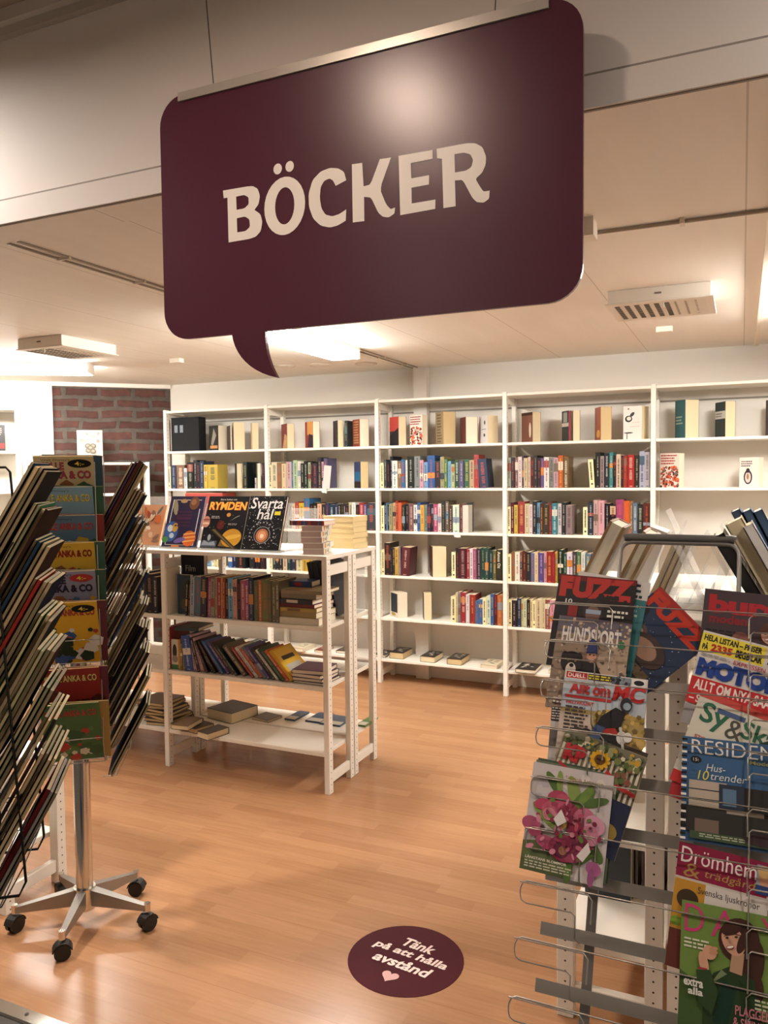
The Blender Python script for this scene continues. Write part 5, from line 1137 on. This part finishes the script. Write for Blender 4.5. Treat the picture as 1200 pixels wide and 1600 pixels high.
def motor(A):
    A.rect(0, 0, 1, 1, 'c4beb8').rect(.0, .78, .74, .98, 'd4c43c').text('HELA LISTAN – PRISER', .03, .9, .7, .965, '1c1a18', .04).text('PÅ', .03, .8, .1, .88, '1c1a18', .04).text('2335', .13, .8, .38, .88, 'a82428', .05).text('BEGBILAR', .42, .8, .72, .88, '1c1a18', .04)
    A.text('21', .78, .9, .86, .96, '1c1a18', .03).lines(.78, .8, .98, .89, 2, '2a2826').text('EXPRESSEN', .42, .72, .78, .765, 'b04048', .01).lines(.04, .73, .38, .765, 2, '8a8682')
    A.text('MOTOR', .03, .52, 1.02, .71, '1e3c80', .085).rect(0, .22, 1, .5, 'b0282c').text('ALLT OM NYA SAAB', .05, .37, .97, .48, 'd8d0c8', .03).text('– SÅ BRA ÄR DEN', .03, .24, .8, .35, 'd8d0c8', .03).rect(0, 0, 1, .2, '8a8684').ell(.5, .1, .35, .07, '5a5c60').rect(.84, .22, 1, .3, 'd4c43c')
def sysk(A):
    A.rect(0, 0, 1, 1, 'c4c0b0').rect(0, .93, 1, 1, 'b44840').text('Sy', .08, .62, .42, .9, '2e6048', .02).text('&', .42, .62, .62, .82, '4a4a44', -.0).text('Skapa', .6, .62, 1.3, .86, '2e6048', .02).rect(.26, .83, .6, .88, '44587c').text('STOR PÅSK', .1, .5, .5, .55, 'b44840', .02).lines(.1, .36, .55, .48, 3, '3c5068').poly([(.5, .0), (.62, .42), (.85, .6), (1.0, .62), (1.0, 0)], '8e6a5c').ell(.84, .4, .2, .2, 'a88070').ell(.86, .44, .06, .08, '6a4038').poly([(.7, .6), (1, .8), (1, .58)], '24382c').rect(0, .0, .4, .12, 'b0302c')
def resid(A):
    A.rect(0, 0, 1, 1, '36587c').rect(.07, .0, 1, .1, '2c4a6c'); 
    A.text('RESIDENCE', .1, .84, 1.28, .98, 'd8d4cc', -.005).ell(.15, .78, .06, .035, '1c1a18').text('15:', .12, .765, .18, .795, 'd8d4cc', .0).text('Hus-', .26, .68, .46, .75, 'c8ccc8', .0, .2).text('10', .17, .59, .28, .68, 'd0c04c', .0, .2).text('trender', .3, .6, .68, .67, 'c8ccc8', .0, .2).text('Modern', .72, .79, 1.0, .83, '8a8a54', .02)
    for q in ((.08, .5, .48, .58), (.08, .41, .44, .49), (.08, .33, .86, .4)): A.rect(*q, 'a89c8c')
    A.rect(.4, .34, .66, .57, '2c3440').rect(.44, .37, .58, .53, '54708a').rect(.66, .34, 1, .56, '2a2826').rect(.0, .1, 1, .33, '2c2c28').rect(.48, .3, .86, .34, '8e8478').rect(.15, .1, .4, .22, '6a5a50').rect(.1, .03, 1, .1, '3c4c34').lines(.2, .05, .7, .09, 2, 'a8b098').ell(.85, .1, .2, .06, '3a2c30')
    for k in range(24): A.rect(-.002, .01 + k * .041, .055, .032 + k * .041, ('1c1a1c' if k % 2 else 'd8d4cc'))
def drom(A):
    A.rect(0, 0, 1, 1, 'b8b0a4').rect(0, .72, .98, 1, '7e1c3a').text('Drömhem', .04, .84, .86, .97, 'dcd4cc', .0).text('&', .08, .73, .26, .84, '9a7a44', .0, .1).text('trädgård', .3, .74, .84, .82, 'a08448', .0, .2).rect(.86, .74, 1, .97, '8a98a8').ell(.94, .87, .06, .08, 'b88c70').ell(.94, .92, .07, .05, 'c8a468').rect(.86, .74, 1, .81, '2c4070')
    A.rect(0, .3, .34, .7, 'b0802c').ell(.16, .55, .12, .08, '3a2c1c').ell(.06, .36, .06, .04, '7a9a34').rect(.34, .3, 1, .7, 'c4bcb4').text('Svenska ljuskronor', .26, .6, .92, .67, '3a3634', .0)
    for k in range(5): A.rect(.42 + k * .11, .42, .48 + k * .11, .54, '2c3038')
    A.poly([(.34, .3), (1, .3), (1, .42), (.5, .48)], '6a7484').rect(.8, .3, 1, .4, 'b8542c').rect(0, 0, 1, .3, '5a2c24')
def damy(A):
    A.rect(0, 0, 1, 1, '66803c').rect(.0, .0, 1, .4, '526c34').poly([(0, 0), (.4, 0), (.3, .4), (0, .5)], '3c5428')
    A.text('D', .04, .78, .25, .98, 'b8386c', -.005).text('A', .33, .78, .62, .98, 'b8386c', -.01).text('Y', .86, .8, 1.06, .98, 'b8386c', -.01)
    A.lines(.04, .66, .36, .74, 3, 'c8c8b0', 5); woman(A, .57, .74, .6, '24381e', '3c241c', 'c09278'); A.ell(.32, .66, .075, .05, 'c09278').ell(.36, .69, .05, .016, 'b48468', tilt=20).ell(.36, .665, .05, .016, 'b48468', tilt=15).ell(.26, .58, .05, .08, 'c09278', tilt=15).rect(.2, .53, .3, .545, '8a2c3c').poly([(.18, .52), (.33, .54), (.42, .4), (.36, .24), (.22, .3)], '2a4022')
    A.text('extra', .05, .4, .26, .455, 'd4d0c4', .03).text('alla', .1, .345, .26, .395, 'd4d0c4', .03).text('PLAGGEN', .6, .28, .97, .345, 'b8707c', .01).text('& SMINKET', .58, .2, 1.0, .265, 'b8707c', .01).text('BÄR', .58, .08, .76, .15, 'b8707c', .01).lines(.8, .34, 1, .42, 3, 'b8bca0', 9).lines(.72, .1, .98, .18, 3, 'a06a70', 3)
def plain(c1, c2, seed):
    return lambda A: A.rect(0, 0, 1, 1, c1).rect(.0, .82, 1, .96, c2).lines(.1, .4, .8, .7, 6, c2, seed)

rmag((906, 893), (1017, 912), .27, .016, '2f6468', lambda A: A.rect(0, 0, 1, 1, '2f6468').rect(0, .8, 1, 1, 'b8b4b0').lines(.6, .8, .98, .98, 3, '1c2c30', 2).lines(.7, .6, .95, .75, 3, '8ab0a8', 4), 'teal magazine peeking out behind the black FUZZ magazine')
rmag((1032, 917), (1110, 996), .26, .012, '1e2c44', fuzz2, 'tilted dark blue FUZZ magazine with red lettering', wid=.2)
rmag((875, 897), (996, 908), .27, .024, '1a1618', fuzz('1a1618', 'a02c26', 4), 'upright black FUZZ magazine with red lettering')
rmag((875, 962), (988, 976), .26, .034, '82705f', hund, 'dog magazine titled HUNDSPORT with person in blue cap', t=.007)
rmag((868, 1043), (955, 1050), .27, .036, 'b4aca8', lambda A: A.rect(0, 0, 1, 1, 'b4aca8').rect(0, .86, 1, 1, 'c8b43c').poly([(.02, .88), (.1, .98), (.14, .9)], '1c1a18').rect(0, .62, .5, .84, 'a8a4a8').poly([(.02, .62), (.12, .78), (.16, .62)], 'a83038').rect(0, .46, .5, .6, '221e20').lines(.01, .47, .3, .6, 5, 'b8b0a8', 4).rect(0, .2, .3, .4, '5a5450'), 'yellow topped magazine behind the motorcycle magazine')
rmag((884, 1047), (1013, 1063), .28, .046, '9a9078', moto, 'motorcycle magazine titled Allt om MC')
rmag((898, 1134), (1013, 1178), .26, .052, '3a342c', plain('3a342c', '8a7a5a', 5), 'dark magazine just behind the sunflower magazine')
rmag((886, 1137), (1012, 1186), .26, .058, 'a89c86', kp, 'tilted magazine with yellow sunflower and red letters')
rmag((842, 1184), (970, 1210), .258, .060, '3c4a38', plain('3c4a38', '8a9278', 5), 'dark green magazine hindmost behind the flower magazine', t=.004)
rmag((839, 1187), (966, 1212), .26, .066, '4a5640', plain('5a6650', 'a8ac98', 6), 'green edged magazine directly behind the flower magazine', t=.004)
rmag((835, 1190), (960, 1213), .262, .072, 'b8b0ae', flower, 'flower magazine with pink hellebores on its cover', t=.004)
rmag((1102, 920), (1244, 935), .27, .024, '3c3034', burda, 'dark fashion magazine titled burda in red letters')
rmag((1100, 985), (1236, 1020), .25, .040, 'c4beb8', motor, 'car magazine titled MOTOR with yellow and red headlines')
rmag((1097, 1078), (1224, 1126), .24, .050, 'c4c0b0', sysk, 'sewing magazine titled Sy in green letters')
rmag((1066, 1160), (1190, 1200), .135, .048, 'a02c30', plain('a02c30', 'c8bcb0', 4), 'red magazine peeking out beside the blue RESIDENCE magazine')
rmag((1067, 1150), (1214, 1166), .243, .062, '36587c', resid, 'blue house magazine titled RESIDENCE')
rmag((1062, 1314), (1205, 1350), .27, .054, 'b8b0a4', drom, 'home magazine titled Drömhem with dark red banner', t=.006)
rmag((1066, 1405), (1210, 1434), .285, .072, '66803c', damy, 'green magazine with smiling dark-haired woman in green jacket', t=.005)

# ---------------------------------------------------------------- top of the display island
DZ = 1.246
def tstand(label, mx, w, h, tilt, depth=.09):
    t = thing('acrylic_stand', label, 'display stand', mat4=mx, group='clear stands on the display island')
    a = MB(); a.box(0, w, -.035, depth, 0, .003, CLEAR); a.build('base', t)
    a = MB(); a.box(0, w, 0, .003, 0, h, CLEAR, Matrix.Rotation(radians(tilt), 4, 'X')); a.build('back_rest', t)
    a = MB(); a.box(0, w, -.035, -.032, 0, .018, CLEAR); a.build('front_lip', t); return t
FA = lambda x, y: Matrix.Translation((x, y, DZ)) @ Matrix.Rotation(-pi / 2, 4, 'Z')   # facing -x
FB = lambda x, y: Matrix.Translation((x, y, DZ)) @ Matrix.Rotation(pi / 2, 4, 'Z')    # facing +x
def slab_book(mx, w, h, d, tilt, col, pages, lab, fn=None, up=.004, spine_left=True, c=.003):
    m_ = MB(); cm = M(col, .4)
    m_.box(0, w, -d, -d + c, 0, h, cm); m_.box(0, w, -c, 0, 0, h, cm)
    x0 = 0 if spine_left else w - c
    m_.box(x0, x0 + c, -d, 0, 0, h, cm); m_.box(c, w - c, -d + c, -c, .003, h - .003, pages)
    if not spine_left: m_.box(.003, c, -d + c, -c, .003, h - .003, pages)
    o = m_.build('book', mat4=mx @ Matrix.Translation((0, 0, up)) @ Matrix.Rotation(radians(tilt), 4, 'X'))
    if fn: A = Art(w, h, -d); fn(A); A.mb.build('cover_print', o)
    return tag(o, lab, 'book', 'books on the display island')
# facing -x: nearest end is local x = w (towards the camera)
tstand('clear stand with a brown edged book at the near end of display island', FA(-.43, 2.62), .17, .25, -26)
slab_book(FA(-.432, 2.60), .16, .265, .05, -26, '8a6a44', PAGES2, 'thick brown book with white page edges leaning behind the FUZZ magazine', None, .006, True, .008)
slab_book(FA(-.335, 2.63), .17, .235, .04, -26, '9a7a54', PAGES2, 'second tan book leaning behind the brown one on display island', None, .006, True, .009)
tstand('clear stand around the tan book on display island', FA(-.352, 2.66), .18, .24, -26)
tstand('clear stand in the middle of the display island', FA(-.28, 2.95), .18, .27, -24)
m_ = MB(); m_.box(0, .13, -.055, 0, 0, .22, M('e8e4de', .4)); m_.box(-.0005, 0, -.05, -.01, .02, .08, M('b8745c', .5)); m_.box(-.0005, 0, -.05, -.01, .085, .09, M('2a2828', .5))
tag(m_.build('book', mat4=FA(-.29, 2.86) @ Matrix.Translation((0, -.006, .004)) @ Matrix.Rotation(radians(-20), 4, 'X')), 'white block of paperbacks leaning in mid display island', 'book')
for k in range(3):
    slab_book(FA(-.255 + k * .02, 2.78), .12, .19, .016, -22, ('cfc4b8', 'b89a84', 'd8cec4')[k], PAGES, '%s small paperback in the middle of display island' % ('pale', 'pinkish tan', 'whitish')[k])
# facing +x: nearest end is local x = 0
tstand('clear empty stand facing the aisle on display island', FB(-.09, 2.44), .17, .25, -24)
tstand('clear stand under the black spined book on display island', FB(.02, 2.42), .17, .26, -26)
slab_book(FB(.05, 2.40), .18, .25, .034, -30, '1c1b1a', PAGES2, 'black spined book leaning at the near end of display island', lambda A: A.lines(.05, .3, .9, .7, 5, '8a8478'), .006)
tstand('clear stand behind the cream book on display island', FB(.06, 2.60), .18, .27, -26)
slab_book(FB(.085, 2.56), .17, .275, .05, -28, 'ecdcb6', PAGES2, 'thick cream hardback leaning on display island beside the blue ones', None, .006)
slab_book(FB(.13, 2.54), .17, .27, .03, -28, 'f2eee8', PAGES2, 'white hardback with blue picture leaning on display island', lambda A: A.rect(.1, .3, .9, .9, '7a9cc0'), .006)
for k in range(3):
    slab_book(FB(.10 + .033 * k, 2.80), .18, .30, .028, -26, ('31507c', '3c6294', '486fa0')[k], PAGES2, '%s blue hardback of the three leaning on display island' % ('inner', 'middle', 'outer')[k], lambda A: A.rect(.1, .3, .9, .5, '24344c'), .006)
for k in range(3):
    tstand('clear empty stand, %s of three crowded in the middle of display island' % ORD[k], FA(-.2 + .05 * k, 2.62 + .09 * k) @ Matrix.Rotation(.25 * (k - 1), 4, 'Z'), .1, .21, -22, .07)
tstand('tall clear stand near the far end of display island', FB(-.12, 2.95), .18, .3, -24)
# books on the aisle side of the display island, seen through its open end
for sh, z in enumerate((.2165, .5595)):
    y = 2.68
    for k in range(9):
        R = random.Random(k + 60 + 20 * sh); th = R.uniform(.02, .045); hh = R.uniform(.2, .27); w_ = .15
        c = R.choice('kqKunms'); b_ = book_mesh(th, w_, hh, tint(PAL[c][1], R), R)
        o = b_.build('book', mat4=Matrix.Translation((-.485 + R.uniform(0, .02), y + th, z)) @ Matrix.Rotation(-pi / 2, 4, 'Z')); y += th + .002
        tag(o, '%s book, %s from the open end on %s aisle shelf of display island' % (PAL[c][0], ORD[k], ('lower', 'upper')[sh]), 'book', 'books on the aisle shelves of the display island')
for k in range(6):
    R = random.Random(k + 80); h_ = R.uniform(.22, .27); m_ = MB(); m_.box(0, R.uniform(.005, .01), 0, .2, 0, h_, M(R.choice(('241f1c', '3a2c24', '2c2a28', '4a3428')), .4))
    tag(m_.build('magazine', loc=(-.315 + k * .02, 2.72 + .01 * k, .2165)), 'dark thin magazine on edge, %s on the lower inner shelf of display island' % ORD[k], 'magazine', 'dark magazines on the lower inner shelf of the display island')

# ---------------------------------------------------------------- the smallest books beyond three hundred become one mass
def settle_books(keep=300, step=6):
    dg = bpy.context.evaluated_depsgraph_get(); dg.update(); hits = {}
    for j in range(0, 1600, step):
        for i in range(0, 1200, step):
            d = ray(i + .5, j + .5).normalized(); p = CPOS.copy()
            for _ in range(4):
                ok, loc, nor, idx, ob, mx = SC.ray_cast(dg, p, d)
                if not ok: break
                if ob.name.split('.')[0] in ('base', 'back_rest', 'front_lip', 'acrylic_stand'): p = loc + d * .0005; continue
                r_ = ob
                while r_.parent: r_ = r_.parent
                hits[r_.name] = hits.get(r_.name, 0) + 1; break
    books = sorted((o for o in bpy.data.objects if o.name.split('.')[0] == 'book' and not o.parent), key=lambda o: -hits.get(o.name, 0))
    rest = [o for o in books[keep:] if not o.children]
    m_ = MB()
    for o in rest:
        off = len(m_.v); mw = o.matrix_basis; m_.v += [mw @ v.co for v in o.data.vertices]
        for p in o.data.polygons: m_.f.append([off + k for k in p.vertices]); m_.m.append(m_.mi(o.data.materials[p.material_index]))
    for o in rest: bpy.data.objects.remove(o)
    o = tag(m_.build('book_rows'), 'small dim book spines on shelves half hidden behind racks, uprights and the mid floor island', 'books'); o['kind'] = 'stuff'
settle_books()
